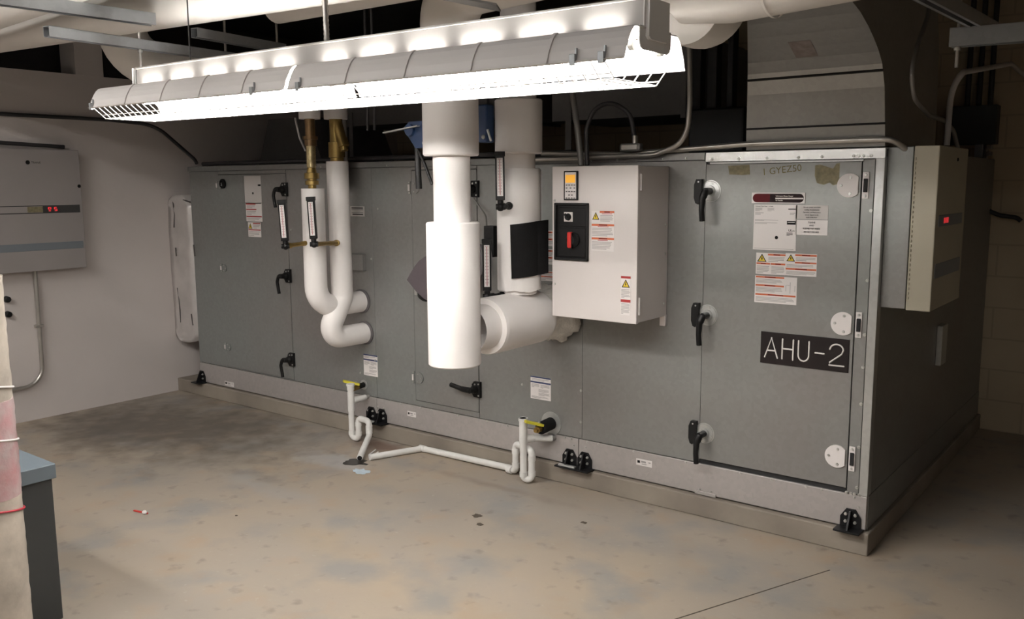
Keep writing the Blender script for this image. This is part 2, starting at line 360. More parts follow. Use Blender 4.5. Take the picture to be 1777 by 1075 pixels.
# ================================================================== LABEL HELPER
LM = ['label', 'orange', 'inkgrey', 'ink', 'yellow', 'red', 'navy', 'labelgrey', 'logored', 'logoblack', 'signtext', 'sign']
LI = {k: i for i, k in enumerate(LM)}
def plate(name, parent, x0, x1, z0, z1, els, base='label', y=-.0036, lift=.0015, label=None):
    mb = MB(); mb.box(x0, x1, y, y+lift, z0, z1, LI[base])
    w, h = x1-x0, z1-z0
    for e in els:
        k = e[0]
        if k == 'bar':
            _, s0, s1, t0, t1, c = e[:6]; dy = e[6] if len(e) > 6 else .0006
            mb.box(x0+s0*w, x0+s1*w, y-dy, y-.0001, z1-t1*h, z1-t0*h, LI[c])
            if c == 'orange': mb.box(x0+(s0+.32*(s1-s0))*w, x0+(s0+.70*(s1-s0))*w, y-dy-.0003, y-dy, z1-(t1-.28*(t1-t0))*h, z1-(t0+.28*(t1-t0))*h, LI['logored'])
        elif k == 'lines':                        # a block of small print: thin grey rules of ragged length
            _, s0, s1, t0, t1, n, c = e; rn = random.Random(int(1000*(x0+s0*3+t0*7)))
            for q in range(n):
                t = t0+(t1-t0)*(q+.2)/n; e1 = s1 if q < n-1 else s0+(s1-s0)*rn.uniform(.35, .8)
                e1 -= (s1-s0)*rn.uniform(0, .12)
                mb.box(x0+s0*w, x0+e1*w, y-.0005, y-.0001, z1-(t+(t1-t0)*.45/n)*h, z1-t*h, LI[c])
        elif k == 'tri':
            _, s0, s1, t0, t1 = e; X0, X1, Z1, Z0 = x0+s0*w, x0+s1*w, z1-t0*h, z1-t1*h; xm = (X0+X1)/2
            mb.prism([(X0, Z0), (X1, Z0), (xm, Z1)], 1, y-.0004, y-.0001, LI['ink'])
            i = .14; dx, dz = (X1-X0)*i, (Z1-Z0)*i
            mb.prism([(X0+dx, Z0+dz*.6), (X1-dx, Z0+dz*.6), (xm, Z1-dz*1.4)], 1, y-.0008, y-.0003, LI['yellow'])
            mb.prism([(xm-dx*.5, Z0+dz*3), (xm+dx*.7, Z0+dz*3.2), (xm, Z0+dz*1.2)], 1, y-.0012, y-.0007, LI['ink'])
            mb.prism([(xm-dx*.2, Z0+dz*4.6), (xm+dx*.4, Z0+dz*4.6), (xm+dx*.3, Z0+dz*2.8), (xm-dx*.3, Z0+dz*2.8)], 1, y-.0012, y-.0007, LI['ink'])
        elif k == 'text':
            _, txt, s, t, hh, c = e[:6]; al = e[6] if len(e) > 6 else 'LEFT'; sx = e[7] if len(e) > 7 else 1
            mb.text(txt, x0+s*w, z1-t*h, hh*h, y-.0009, LI[c], al, sx); mb.text(txt, x0+s*w+hh*h*.07, z1-t*h, hh*h, y-.00095, LI[c], al, sx)
        elif k == 'dot':
            _, s, t, r, c = e; mb.lathe((x0+s*w, y-.0001, z1-t*h), (0, -1, 0), [(0, r), (.0007, r)], 16, LI[c])
        elif k == 'pill':
            _, s0, s1, t0, t1, c, dy = e; X0, X1, Z1, Z0 = x0+s0*w, x0+s1*w, z1-t0*h, z1-t1*h; r = (Z1-Z0)/2; zc = (Z0+Z1)/2
            P = [(X1-r+r*math.sin(a), zc+r*math.cos(a)) for a in [math.pi*j/12 for j in range(13)]]
            P += [(X0+r-r*math.sin(a), zc-r*math.cos(a)) for a in [math.pi*j/12 for j in range(13)]]
            mb.prism(P, 1, y-dy, y-dy+.0004, LI[c])
    o = mb.build(name, LM, parent)
    if label: lab(o, label)
    return o
def pxrect(u0, v0, u1, v1, y=0.0):
    a, b = F(u0, v0, y), F(u1, v1, y); return a.x, b.x, b.z, a.z     # x0,x1,z0,z1 from two opposite corners

# ================================================================== AIR HANDLING UNIT
ahu = thing('air_handling_unit', 'long galvanised air handling unit with three access doors along its front', 'air handler', (L/2, D/2, ZB))
MB().box(0.004, L-.004, .014, D-.01, ZB+.001, HT-.004).build('casing', 'galv', ahu)
def panel(x0, x1, z0, z1, m='galv', name='panel', y0=0.0): return MB().box(x0, x1, y0, .016, z0, z1, 0, .0015).build(name, m, ahu)
MB().box(.01, L-.012, .008, .0145, ZS-.004, HT-.05).build('seam_backing', 'seam', ahu)
g = .003
for x0, x1 in ((.003, .3642), (1.131, 1.9472), (1.9488, 2.2865), (2.793, 3.4942), (3.4958, 4.166)):
    panel(x0, x1, ZS+g, 1.700)
panel(.365, 1.128, 1.677, 1.700); panel(2.287, 2.790, 1.683, 1.700); panel(.365, 1.128, ZS+g, .266); panel(2.287, 2.790, ZS+g, .29)
panel(4.866, 4.914, ZS+g, 1.690, 'galv_door', 'hinge_stile')
MB().box(4.917, L+.001, -.003, .05, ZS, 1.700, 0, .002).build('corner_post', 'galv_bright', ahu)
MB().box(L-.006, L, .05, D-.02, ZS, HT-.01).build('side_panel', 'galv', ahu)
for x0, x1 in ((.003, 1.943), (1.947, 3.474), (3.478, L)):
    MB().box(x0, x1, -.004, .016, ZB+.009, ZS-.001, 0, .002).build('base_rail', 'galv_base', ahu)
MB().box(L-.02, L+.003, .016, D-.02, ZB+.004, ZS-.001, 0, .002).build('base_rail', 'galv', ahu)
# folded top trim: vertical lip and sloping flange
def trim(x0, x1, m, zl):
    MB().prism([(-.012, zl), (-.0105, HT-.003), (-.008, HT), (.07, HT+.002), (.07, HT-.004), (.006, HT-.006), (.006, zl)], 0, x0, x1).build('top_trim', m, ahu)
trim(0, 4.163, 'galv', 1.703); trim(4.168, L+.002, 'trim', 1.694)
MB().box(4.19, 4.87, -.012, -.004, 1.683, 1.690).build('drip_lip', 'galv_bright', ahu)
# screws along the seams
sproto = None
def screw(x, z, y=0.0, big=1.0):
    global sproto
    if sproto is None:
        mb = MB(); mb.lathe((0, 0, 0), (0, -1, 0), [(0, .0075), (.0015, .0075), (.0016, .005), (.005, .0045)], 8)
        me = bpy.data.meshes.new('screw'); me.from_pydata([tuple(v) for v in mb.v], [], mb.f); me.materials.append(M['screw'])
        sproto = bpy.data.objects.new('screw', me); o = sproto
    else: o = sproto.copy()
    COL.objects.link(o); o.parent = ahu; o.location = Vector((x, y, z))-ROOT[ahu.name]; o.scale = (big, big, big)
for x in (.12, .62, .80, 1.02, 1.26, 1.40, 1.54, 1.80, 2.07, 2.16, 2.33, 2.42, 2.63, 2.85, 3.0, 3.13, 3.39, 3.43, 3.53, 3.60, 3.81, 4.10, 4.38, 4.53, 4.69, 4.76):
    screw(x, ZS-.006 if x not in (.12,) else ZS-.004, -.004)
for x in (4.866, 4.885, 4.90, 4.92): screw(x, ZS+.004, -.004)
for x in (1.955, 2.01): screw(x, .20, -.004)
for x, z in ((3.445, .215), (3.52, .218), (4.92, .205), (4.90, .245)): screw(x, z, -.004, .8)
for z in (1.48, 1.19, .96, .82, .66, .47, .29): screw(4.907, z, 0)
for z in (1.30, .95, .52, .35): screw(3.487, z, 0)
for x, z in ((1.93, 1.14), (2.0, 1.45), (1.94, .5), (1.16, 1.30), (1.80, .40), (3.10, .50)): screw(x, z, 0)
for x in (4.20, 4.33, 4.46, 4.60, 4.70, 4.83, 4.85, 4.87, 4.90): screw(x, 1.704, -.012, .9)
for x in (.4, .9, 1.5, 2.1, 2.75, 3.55, 3.70, 3.95, 4.07): screw(x, 1.712, -.012, .8)

# --- doors ------------------------------------------------------------------
HM = ['black', 'screw', 'galv_bright']
def latch(door, x, z, kind):
    """black keeper, hub and lever; x,z on the seam side of the door"""
    mb = MB()
    if kind == 'right':                      # lever on the big right-hand door: keeper on the panel, zinc rose on the door
        k = x-.028
        P = [(k-.020, z+.03), (k-.010, z+.055), (k+.016, z+.055), (k+.016, z-.045), (k, z-.06), (k-.012, z-.055), (k-.020, z-.03)]
        mb.prism(P, 1, -.026, -.001, 0); mb.lathe((k+.002, -.026, z+.043), (0, -1, 0), [(0, .004), (.002, .004)], 8, 1)
        mb.lathe((x+.026, -.001, z), (0, -1, 0), [(0, .050), (.003, .050), (.0035, .046), (.006, .044), (.007, .026), (.012, .024)], 32, 2)
        for t in range(4):
            t = math.pi/4+t*math.pi/2+.5; mb.lathe((x+.026+.036*math.cos(t), -.007, z+.036*math.sin(t)), (0, -1, 0), [(0, .005), (.002, .004)], 8, 1)
        mb.lathe((x+.026, -.012, z), (0, -1, 0), [(0, .016), (.05, .016), (.052, .013)], 16, 0)
        mb.tube([(x+.026, -.058, z+.002), (x+.018, -.072, z-.03), (x+.016, -.074, z-.085), (x+.016, -.066, z-.135)], [.017, .018, .016, .0155, .0145, .0125, .0125, .0125], .03, 12, 0)
    else:
        P = [(x-.040, z-.025), (x-.040, z+.028), (x-.025, z+.046), (x+.020, z+.046), (x+.020, z-.046), (x-.025, z-.046)]
        mb.prism(P, 1, -.018, -.001, 0)
        mb.lathe((x-.018, -.018, z), (0, -1, 0), [(0, .026), (.012, .024), (.024, .018), (.05, .015)], 16, 0)
        for q in (-.034, .034): mb.lathe((x+.010, -.018, z+q), (0, -1, 0), [(0, .0055), (.003, .005)], 8, 1)
        mb.lathe((x-.016, -.018, z+.030), (0, -1, 0), [(0, .0055), (.003, .005)], 8, 1)
        if kind == 'down':
            mb.tube([(x-.018, -.056, z+.004), (x-.046, -.062, z-.002), (x-.058, -.064, z-.04), (x-.046, -.060, z-.120)], [.014, .016, .015, .014, .013, .012, .011, .011, .011], .028, 12, 0)
        else:
            mb.tube([(x-.018, -.056, z), (x-.08, -.062, z+.004), (x-.165, -.058, z+.016)], [.018, .016, .0145, .0135, .0135], .02, 12, 0)
    return mb.build('door_handle', HM, door)
def hinge(door, x, z, s=1.0, left=False):
    mb = MB(); k = -1 if left else 1
    P = []
    for j in range(33):
        t = 2*math.pi*j/33; P.append((max(-.05, min(.036, .050*math.cos(t)))*s*k+x-.045*s*k, .050*s*math.sin(t)+z))
    if left: P.reverse()
    mb.prism(P, 1, -.010, -.001, 0)
    for dx, dz in ((-.078, 0), (-.04, .034), (-.04, -.034)):
        mb.lathe((x+dx*s*k, -.010, z+dz*s), (0, -1, 0), [(0, .006*s), (.003, .0055*s)], 10, 1)
    px = x+.020*s*k
    mb.box(px-.013*s, px+.013*s, -.007, -.001, z-.055*s, z+.055*s, 0, .002)
    mb.box(px-.007*s, px+.009*s, -.016, -.007, z-.028*s, z+.028*s, 2, .002)
    for q in (-.043, .043): mb.lathe((px, -.007, z+q*s), (0, -1, 0), [(0, .006*s), (.004, .005*s)], 10, 1)
    return mb.build('hinge', ['galv', 'screw', 'label'] if left else ['label', 'screw', 'seam'], door)
door1 = MB().box(.366, 1.126, -.002, .012, .268, 1.674, 0, .002).build('access_door', 'galv', ahu)
lab(door1, 'narrow door at the far left end with a round port and three black lever handles')
door2 = MB().box(2.290, 2.788, -.002, .012, .294, 1.679, 0, .002).build('access_door', 'galv', ahu)
lab(door2, 'middle door behind the thick white pipes with a black lever turned sideways')
door3 = MB().box(4.168, 4.862, -.002, .012, .280, 1.682, 0, .002).build('access_door', 'galv_door', ahu)
lab(door3, 'large right door with black nameplate, white labels and three disc hinges')
for v in (332, 546, 750):
    q = F(1224-(v-332)*.028, v); latch(door3, 4.168, q.z, 'right')
for u, v in ((495, 329), (503, 479), (509, 624)): latch(door1, 1.129, F(u, v).z, 'down')
latch(door2, 2.790, F(831, 676).z, 'side'); latch(door2, 2.790, F(824, 328).z, 'down')
for u, v in ((1489, 322), (1477, 563), (1465, 794)): hinge(door3, 4.862, F(u, v).z)
for u, v in ((378, 322), (385, 465), (395, 602)): hinge(door1, .366, F(u, v).z, .55, True)
for u, v in ((714, 326), (722, 655)): hinge(door2, 2.290, F(u, v).z, .7, True)
# round sight port, papers on the left door
q = F(388, 319); MB().lathe((q.x, -.001, q.z), (0, -1, 0), [(0, .034), (.012, .034), (.014, .028), (.0141, .022), (.008, .020)], 24, 0).lathe((q.x, -.006, q.z), (0, -1, 0), [(0, .021), (.001, .021)], 24, 1).build('sight_port', ['blackrub', 'labelgrey'], door1)
x0, x1, z0, z1 = pxrect(424, 306, 455, 354); plate('paper_label', door1, x0, x1, z0, z1, [('dot', .5, .62, .008, 'ink'), ('bar', .82, .98, .3, .36, 'ink')], 'labelgrey')
x0, x1, z0, z1 = pxrect(427, 352, 456, 385); plate('warning_label', door1, x0, x1, z0, z1, [('bar', .02, .62, .04, .10, 'red'), ('bar', .02, .66, .33, .39, 'red'), ('bar', .02, .98, .70, .77, 'red'), ('lines', .05, .6, .13, .30, 3, 'inkgrey'), ('lines', .05, .64, .43, .66, 3, 'inkgrey'), ('lines', .05, .9, .80, .97, 3, 'inkgrey')])
x0, x1, z0, z1 = pxrect(431, 386, 454, 412); plate('warning_label', door1, x0, x1, z0, z1, [('tri', .02, .34, .06, .44), ('bar', .4, .98, .03, .10, 'red'), ('bar', .03, .98, .48, .55, 'red'), ('lines', .4, .95, .14, .44, 3, 'inkgrey'), ('lines', .05, .95, .60, .95, 4, 'inkgrey')])
# --- nameplates and labels on the right door
def lrect(a, b, c, d): return pxrect(a, b, c, d)
x0, x1, z0, z1 = lrect(1306, 334.5, 1397.5, 353.5)
plate('nameplate', door3, x0, x1, z0, z1, [('pill', .02, .98, .10, .92, 'logoblack', .0008), ('pill', .02, .40, .10, .92, 'logored', .0010), ('bar', .35, .46, .10, .92, 'logoblack', .0013), ('dot', .13, .5, .014, 'red'),
      ('text', 'TRANE', .20, .62, .26, 'red', 'LEFT', .9), ('text', 'Performance Climate Changer', .455, .37, .12, 'signtext', 'LEFT', .83), ('bar', .455, .975, .47, .60, 'label', .0016), ('text', 'Air Handler', .455, .78, .12, 'signtext', 'LEFT', .9)],
      lift=.006, y=-.007, label='white edged plate with a dark red and black lozenge')
x0, x1, z0, z1 = lrect(1309.5, 355, 1381, 436)
plate('data_label', door3, x0, x1, z0, z1, [('text', 'Performance Climate Changer   Air Handler', .03, .045, .020, 'ink', 'LEFT', .82), ('bar', .80, .97, .085, .105, 'ink'), ('lines', .03, .20, .07, .15, 4, 'inkgrey'), ('lines', .32, .48, .07, .15, 4, 'inkgrey'),
      ('lines', .03, .25, .17, .23, 2, 'inkgrey'), ('lines', .03, .58, .33, .37, 2, 'inkgrey'), ('lines', .03, .60, .39, .43, 2, 'inkgrey'), ('lines', .84, .97, .17, .22, 2, 'inkgrey'),
      ('bar', .78, .98, .35, .43, 'ink'), ('bar', .80, .96, .37, .385, 'label', .0012), ('text', 'UL', .82, .58, .05, 'ink'), ('text', 'US', .91, .58, .03, 'ink'), ('lines', .78, .93, .60, .68, 4, 'ink'), ('dot', .55, .72, .0075, 'ink'), ('bar', .03, .95, .965, .972, 'inkgrey')], label='large white data label with a black dot')
x0, x1, z0, z1 = lrect(1382, 356, 1437, 381.5)
plate('instruction_label', door3, x0, x1, z0, z1, [('text', 'This unit contains and includes', .5, .19, .09, 'ink', 'CENTER', .8), ('text', 'Loading documentation', .5, .37, .09, 'ink', 'CENTER', .9), ('text', 'Operation, and Maintenance', .5, .55, .09, 'ink', 'CENTER', .87), ('text', 'manual shipped on the', .5, .73, .09, 'ink', 'CENTER', .85), ('text', 'inside of this door', .5, .90, .09, 'ink', 'CENTER', .85)], 'labelgrey', label='grey instruction label')
x0, x1, z0, z1 = lrect(1382, 381.5, 1436, 409)
plate('instruction_label', door3, x0, x1, z0, z1, [('text', 'TRANE', .5, .22, .12, 'ink', 'CENTER', .95), ('text', 'AND', .5, .42, .11, 'ink', 'CENTER', .95), ('text', 'ASSEMBLY KIT INSIDE', .5, .63, .11, 'ink', 'CENTER', .78), ('text', 'DO NOT DISCARD', .5, .85, .11, 'ink', 'CENTER', .78)], 'label', label='pale label with four lines of capitals')
x0, x1, z0, z1 = lrect(1313, 438.5, 1363, 478)
plate('warning_label', door3, x0, x1, z0, z1, [('tri', .04, .36, .04, .42), ('bar', .40, .99, .03, .11, 'orange'), ('lines', .42, .97, .16, .42, 4, 'inkgrey'), ('bar', .02, .48, .46, .54, 'orange'), ('bar', .50, .99, .46, .54, 'orange'), ('lines', .03, .46, .60, .97, 6, 'inkgrey'), ('lines', .53, .97, .60, .97, 6, 'inkgrey')])
x0, x1, z0, z1 = lrect(1364, 439.5, 1417, 481)
plate('warning_label', door3, x0, x1, z0, z1, [('tri', .03, .31, .04, .36), ('bar', .31, .99, .03, .11, 'orange'), ('lines', .33, .97, .16, .34, 3, 'inkgrey'), ('bar', .31, .99, .37, .44, 'orange'), ('lines', .04, .97, .49, .63, 3, 'inkgrey'), ('bar', .02, .99, .66, .74, 'orange'), ('lines', .04, .97, .79, .96, 4, 'inkgrey')])
x0, x1, z0, z1 = lrect(1311, 478, 1382, 530)
plate('warning_label', door3, x0, x1, z0, z1, [('bar', .02, .70, .01, .07, 'orange'), ('lines', .03, .68, .11, .27, 4, 'inkgrey'), ('bar', .02, .70, .32, .38, 'orange'), ('lines', .03, .68, .42, .60, 4, 'inkgrey'), ('bar', .02, .98, .66, .72, 'orange'), ('lines', .03, .97, .77, .95, 4, 'inkgrey'), ('lines', .75, .97, .28, .30, 1, 'inkgrey'), ('bar', .84, .85, .18, .60, 'inkgrey'), ('bar', .74, .75, .30, .52, 'inkgrey'), ('bar', .95, .96, .30, .52, 'inkgrey')])
# AHU-2 sign: engraved block letters as strokes
a, b, c, d = F(1322, 571), F(1475, 594), F(1472, 648), F(1320, 628)
x0, x1, z0, z1 = (a.x+d.x)/2, (b.x+c.x)/2, (c.z+d.z)/2, (a.z+b.z)/2
sg = MB(); sg.box(x0, x1, -.008, -.002, z0, z1, 0, .001)
def stroke(pts, r):
    w, h = x1-x0, z1-z0
    sg.tube([(x0+s*w, -.0085, z1-t*h) for s, t in pts], r, 0, 8, 1)
    for s, t in pts: sg.sphere((x0+s*w, -.0085, z1-t*h), r, 1, 8)
R_ = .0036
stroke([(.055, .80), (.13, .18), (.205, .80)], R_); stroke([(.083, .58), (.178, .58)], R_)
stroke([(.26, .18), (.26, .80)], R_); stroke([(.385, .18), (.385, .80)], R_); stroke([(.26, .48), (.385, .48)], R_)
stroke([(.445, .18), (.445, .62)]+[(.505-.06*math.cos(t), .62+.18*math.sin(t)) for t in [math.pi*j/10 for j in range(1, 10)]]+[(.565, .62), (.565, .18)], R_)
stroke([(.635, .50), (.735, .50)], R_)
stroke([(.795, .34)]+[(.87-.072*math.cos(t), .34-.17*math.sin(t)) for t in [math.pi*j/10 for j in range(1, 11)]]+[(.925, .46), (.80, .74), (.795, .82), (.955, .82)], R_)
lab(sg.build('sign_plate', ['sign', 'signtext'], door3), 'black plate engraved AHU-2 in white')
# tape residue and marker writing on the right door
def patch(name, pts, m, parent, y=-.0026):
    P = [F(*p) for p in pts]; return MB().prism([(p.x, p.z) for p in P], 1, y, y+.0004).build(name, m, parent)
patch('tape_residue', [(1264, 288), (1301, 286), (1302, 303), (1290, 304), (1266, 303)], 'tape', door3)
patch('tape_residue', [(1415, 287), (1424, 286), (1434, 289), (1446, 293), (1452, 284), (1458, 283), (1456, 319), (1446, 322), (1440, 317), (1430, 321), (1418, 318), (1414, 305)], 'tape', door3)
q = F(1323, 304.5); lab(MB().text('1 GYEZ50', q.x, q.z, .030, -.0026, 0, 'LEFT', 1.0, .10).build('marker_writing', 'olive', door3), 'faint olive marker writing')
# coil section: labels, pipe collars, junction plate
for r in ((631, 614, 656, 655), (921, 652, 956, 697)):
    x0, x1, z0, z1 = lrect(*r)
    plate('coil_label', ahu, x0, x1, z0, z1, [('bar', 0, 1, .0, .06, 'navy'), ('bar', 0, 1, .22, .29, 'navy'), ('lines', .06, .94, .09, .19, 2, 'inkgrey'), ('lines', .05, .45, .33, .5, 4, 'inkgrey'), ('lines', .5, .95, .33, .5, 4, 'inkgrey'), ('lines', .4, .95, .54, .68, 4, 'inkgrey'), ('lines', .4, .95, .70, .84, 4, 'inkgrey'), ('lines', .05, .95, .87, .97, 3, 'inkgrey')], y=-.0015)
x0, x1, z0, z1 = lrect(608, 358, 633, 376)
plate('caution_label', ahu, x0, x1, z0, z1, [('bar', .1, .9, .12, .22, 'ink'), ('bar', .1, .9, .32, .36, 'ink'), ('bar', .3, .7, .46, .52, 'inkgrey'), ('bar', .1, .9, .62, .66, 'ink'), ('bar', .15, .9, .76, .86, 'ink')], 'labelgrey', y=-.0015)
for r in ((391, 661, 407, 672), (708, 713, 723, 725), (1105, 795, 1132, 812)):
    x0, x1, z0, z1 = lrect(*r); plate('part_number_label', ahu, x0, x1, z0, z1, [('bar', .08, .25, .25, .65, 'ink'), ('bar', .32, .62, .25, .52, 'inkgrey'), ('bar', .36, .66, .66, .78, 'inkgrey'), ('bar', .78, .92, .28, .42, 'inkgrey')], y=-.0055)
for z, (t0, t1) in ((0, (400, 428)), (1, (432, 460)), (2, (470, 489))):
    x0, x1, z0, z1 = lrect(936, t0, 966, t1); plate('warning_label', ahu, x0, x1, z0, z1, [('bar', .0, 1, .05, .16, 'orange'), ('bar', .0, 1, .5, .62, 'orange'), ('lines', .05, .95, .2, .46, 3, 'inkgrey'), ('lines', .05, .95, .66, .95, 3, 'inkgrey')], y=-.0015)
a, b = F(611, 440), F(636, 470); MB().box(a.x, b.x, -.03, -.001, b.z, a.z, 0, .002).build('junction_plate', 'galv', ahu)
a, b = F(1207, 846), F(1243, 868); mb = MB(); mb.box(a.x, b.x, -.009, -.004, ZB+.004, a.z-.012, 0, .001)
for x in (a.x+.025, b.x-.025): mb.lathe((x, -.009, ZB+.03), (0, -1, 0), [(0, .005), (.003, .004)], 8, 1)
mb.build('shipping_plate', ['galv_base', 'screw'], ahu)
# black lifting lugs bolted to the base rail
def lug(x, single=False):
    mb = MB(); ss = (-1, 1) if not single else (0,)
    for s in ss:
        c = x+s*.048; w = .044
        mb.prism([(c-w, ZB+.006), (c+w, ZB+.006), (c+w, ZB+.055), (c+w*.45, ZB+.092), (c-w*.45, ZB+.092), (c-w, ZB+.055)], 1, -.012, -.0045, 0)
        mb.prism([(-.060, ZB+.010), (-.012, ZB+.010), (-.012, ZB+.085), (-.028, ZB+.085)], 0, c-.004, c+.004, 0)
        for dx, dz in ((.02, .035), (.02, .068), (-.02, .035), (-.02, .068)):
            mb.lathe((c+dx, -.012, ZB+dz), (0, -1, 0), [(0, .008), (.005, .0075), (.0055, .005), (.010, .005)], 6, 1)
    w = .055 if single else .105
    mb.box(x-w, x+w, -.072, -.004, ZB+.002, ZB+.010, 0, .001)
    if not single: mb.box(x-.085, x+.02, -.066, -.046, ZB+.010, ZB+.020, 2, .002)
    mb.build('lifting_lug', ['brk', 'screw', 'galv_bright'], ahu)
lug(.03, True); lug(1.945); lug(3.470); lug(4.890, True)
# small door-edge pull on the far side face
a, b = FX(1628, 565, L), FX(1640, 628, L); MB().box(L, L+.028, a.y-.02, a.y+.10, b.z+.02, a.z, 0, .003).build('edge_handle', 'galv_bright', ahu)

# ================================================================== CONTROL CABINET (variable speed drive)
VX0, VX1, VY, VZ0, VZ1 = 3.512, 3.981, -.300, .957, 1.679
vfd = thing('control_cabinet', 'beige control cabinet with recessed black switch panel mounted on the air handler front', 'cabinet', (3.746, -.15, VZ0))
MB().box(VX0+.004, VX1-.002, VY+.022, -.003, VZ0+.004, VZ1-.003, 0, .003).build('cabinet_body', 'vfdside', vfd)
vd = MB().box(VX0, VX1, VY, VY+.020, VZ0, VZ1, 0, .003).build('cabinet_door', 'vfd', vfd)
def vr(u0, v0, u1, v1): return pxrect(u0, v0, u1, v1, VY)
x0, x1, z0, z1 = vr(980, 297, 1004, 348)
k = MB(); k.box(x0, x1, VY-.010, VY, z0, z1, 0, .003); w, h = x1-x0, z1-z0
k.box(x0+.1*w, x1-.1*w, VY-.0108, VY-.0095, z0+.05*h, z1-.05*h, 1); k.box(x0+.16*w, x1-.16*w, VY-.0125, VY-.010, z1-.40*h, z1-.13*h, 2)
for r_, n_ in ((.48, 4), (.58, 3), (.70, 4), (.82, 2), (.92, 4)):
    for j in range(n_):
        xx = x0+w*(.24+.56*(j/(max(1, n_-1)))) if n_ != 2 else x0+w*(.42+.2*j); k.box(xx-.05*w, xx+.05*w, VY-.0135, VY-.010, z1-(r_+.018)*h, z1-(r_-.018)*h, 3)
k.build('keypad', ['black', 'label', 'amber', 'grey'], vd)
x0, x1, z0, z1 = vr(964, 352, 1022, 454)
s_ = MB(); t = .012
for a, b, c, d in ((x0, x0+t, z0, z1), (x1-t, x1, z0, z1), (x0, x1, z0, z0+t), (x0, x1, z1-t, z1)): s_.box(a, b, VY-.014, VY, c, d, 0, .003)
s_.box(x0+.004, x1-.004, VY-.003, VY-.0005, z0+.004, z1-.004, 0)
zm = z1-.42*(z1-z0); s_.box(x0+.028, x1-.014, VY-.009, VY-.002, zm+.004, z1-.022, 0, .002); s_.box(x0+.028, x1-.014, VY-.012, VY-.002, z0+.02, zm-.004, 0, .002)
s_.build('switch_recess', ['black'], vd)
x0, x1, z0, z1 = vr(981, 368, 996, 385)
k = MB(); k.box(x0, x1, VY-.012, VY-.009, z0, z1, 1, .001); xc, zc = (x0+x1)/2, (z0+z1)/2
k.lathe((xc, VY-.012, zc), (0, -1, 0), [(0, .017), (.010, .015)], 20, 0); k.obox((xc, VY-.025, zc), (.012, 0, -.014), (0, -.004, 0), (.004, 0, .0035), 0, .001)
k.build('selector_knob', ['black', 'label'], vd)
x0, x1, z0, z1 = vr(984, 400, 1008, 432); xc, zc = (x0+x1)/2, (z0+z1)/2
k = MB(); k.lathe((xc+.006, VY-.012, zc), (0, -1, 0), [(0, .036), (.010, .036), (.016, .030), (.030, .022)], 28, 0)
k.obox((xc+.004, VY-.040, zc), (.011, 0, 0), (0, -.012, 0), (0, 0, .038), 1, .006); k.box(xc+.010, xc+.017, VY-.046, VY-.03, zc-.040, zc+.034, 0, .002)
k.build('rotary_disconnect', ['black', 'redknob'], vd)
x0, x1, z0, z1 = vr(1027, 366, 1066, 437)
plate('warning_label', vd, x0, x1, z0, z1, [('tri', .03, .34, .03, .22), ('bar', .36, .99, .0, .05, 'orange'), ('bar', .45, .9, .065, .078, 'red'), ('lines', .38, .97, .10, .27, 5, 'inkgrey'), ('bar', .01, .99, .325, .375, 'orange'), ('bar', .28, .75, .385, .398, 'red'), ('lines', .03, .96, .42, .64, 6, 'inkgrey'), ('bar', .01, .99, .665, .715, 'orange'), ('bar', .28, .72, .725, .738, 'red'), ('lines', .03, .90, .76, .97, 6, 'inkgrey')], y=VY-.0015)
x0, x1, z0, z1 = vr(1078, 479, 1094, 548)
plate('warning_label', vd, x0, x1, z0, z1, [('bar', .0, 1, .0, .06, 'red'), ('tri', .08, .92, .08, .29), ('lines', .05, .95, .33, .57, 7, 'inkgrey'), ('bar', .0, 1, .60, .67, 'red'), ('lines', .05, .95, .70, .98, 9, 'inkgrey')], y=VY-.0015)
for v in (348, 493):
    q = F(962.5, v, VY); MB().lathe((q.x, VY, q.z), (0, -1, 0), [(0, .006), (.003, .0055)], 12).build('door_screw', 'screw', vd)
for u, v0, v1 in ((1111.5, 302, 331), (1108.5, 517, 547)):
    a, b = FX(u, v0, VX1), FX(u, v1, VX1); MB().cyl((VX1+.004, VY+.021, b.z), (VX1+.004, VY+.021, a.z), .0055, None, 10).build('hinge', 'labelgrey', vfd)
for v in (390, 440, 525): MB().lathe((VX1-.002, -.030, FX(1160, v, VX1).z), (1, 0, 0), [(0, .007), (.004, .006)], 8).build('mounting_screw', 'screw', vfd)
MB().box(VX1-.03, VX1+.0, -.020, -.003, VZ0-.045, VZ0+.01, 0, .002).build('mounting_ear', 'vfd', vfd)

# ================================================================== SIDE PANEL BOX
sb = thing('electrical_panel', 'beige electrical panel with red display hung on the right end of the air handler', 'electrical panel', (5.05, .3, 1.08))
MB().box(L+.001, 5.052, .032, .570, 1.078, 1.738, 0, .003).build('panel_body', 'galv', sb)
pdr = MB().box(5.056, 5.150, .026, .574, 1.074, 1.740, 0, .004).build('panel_door', 'sidebox', sb)
a, b = FX(1630, 388, 5.15), FX(1672, 405, 5.15)
MB().box(5.149, 5.152, .075, .52, 1.415, 1.462, 0, .001).build('display_window', 'strip', pdr)
rd = MB()
for j in range(3): rd.box(5.1515, 5.1535, .165+j*.03, .185+j*.03, 1.428, 1.450, 0)
rd.build('display_digits', 'redled', pdr)
MB().box(5.149, 5.152, .060, .53, 1.205, 1.265, 0, .001).build('label_strip', 'strip', pdr)
MB().lathe((5.15, .36, 1.69), (1, 0, 0), [(0, .008), (.004, .007)], 12).build('panel_lock', 'ink', pdr)
hm = MB()
for j in range(30): hm.cyl((5.062, .0245, 1.12+j*.0195), (5.062, .0245, 1.13+j*.0195), .004, None, 8)
hm.build('piano_hinge', 'sidebox', pdr)

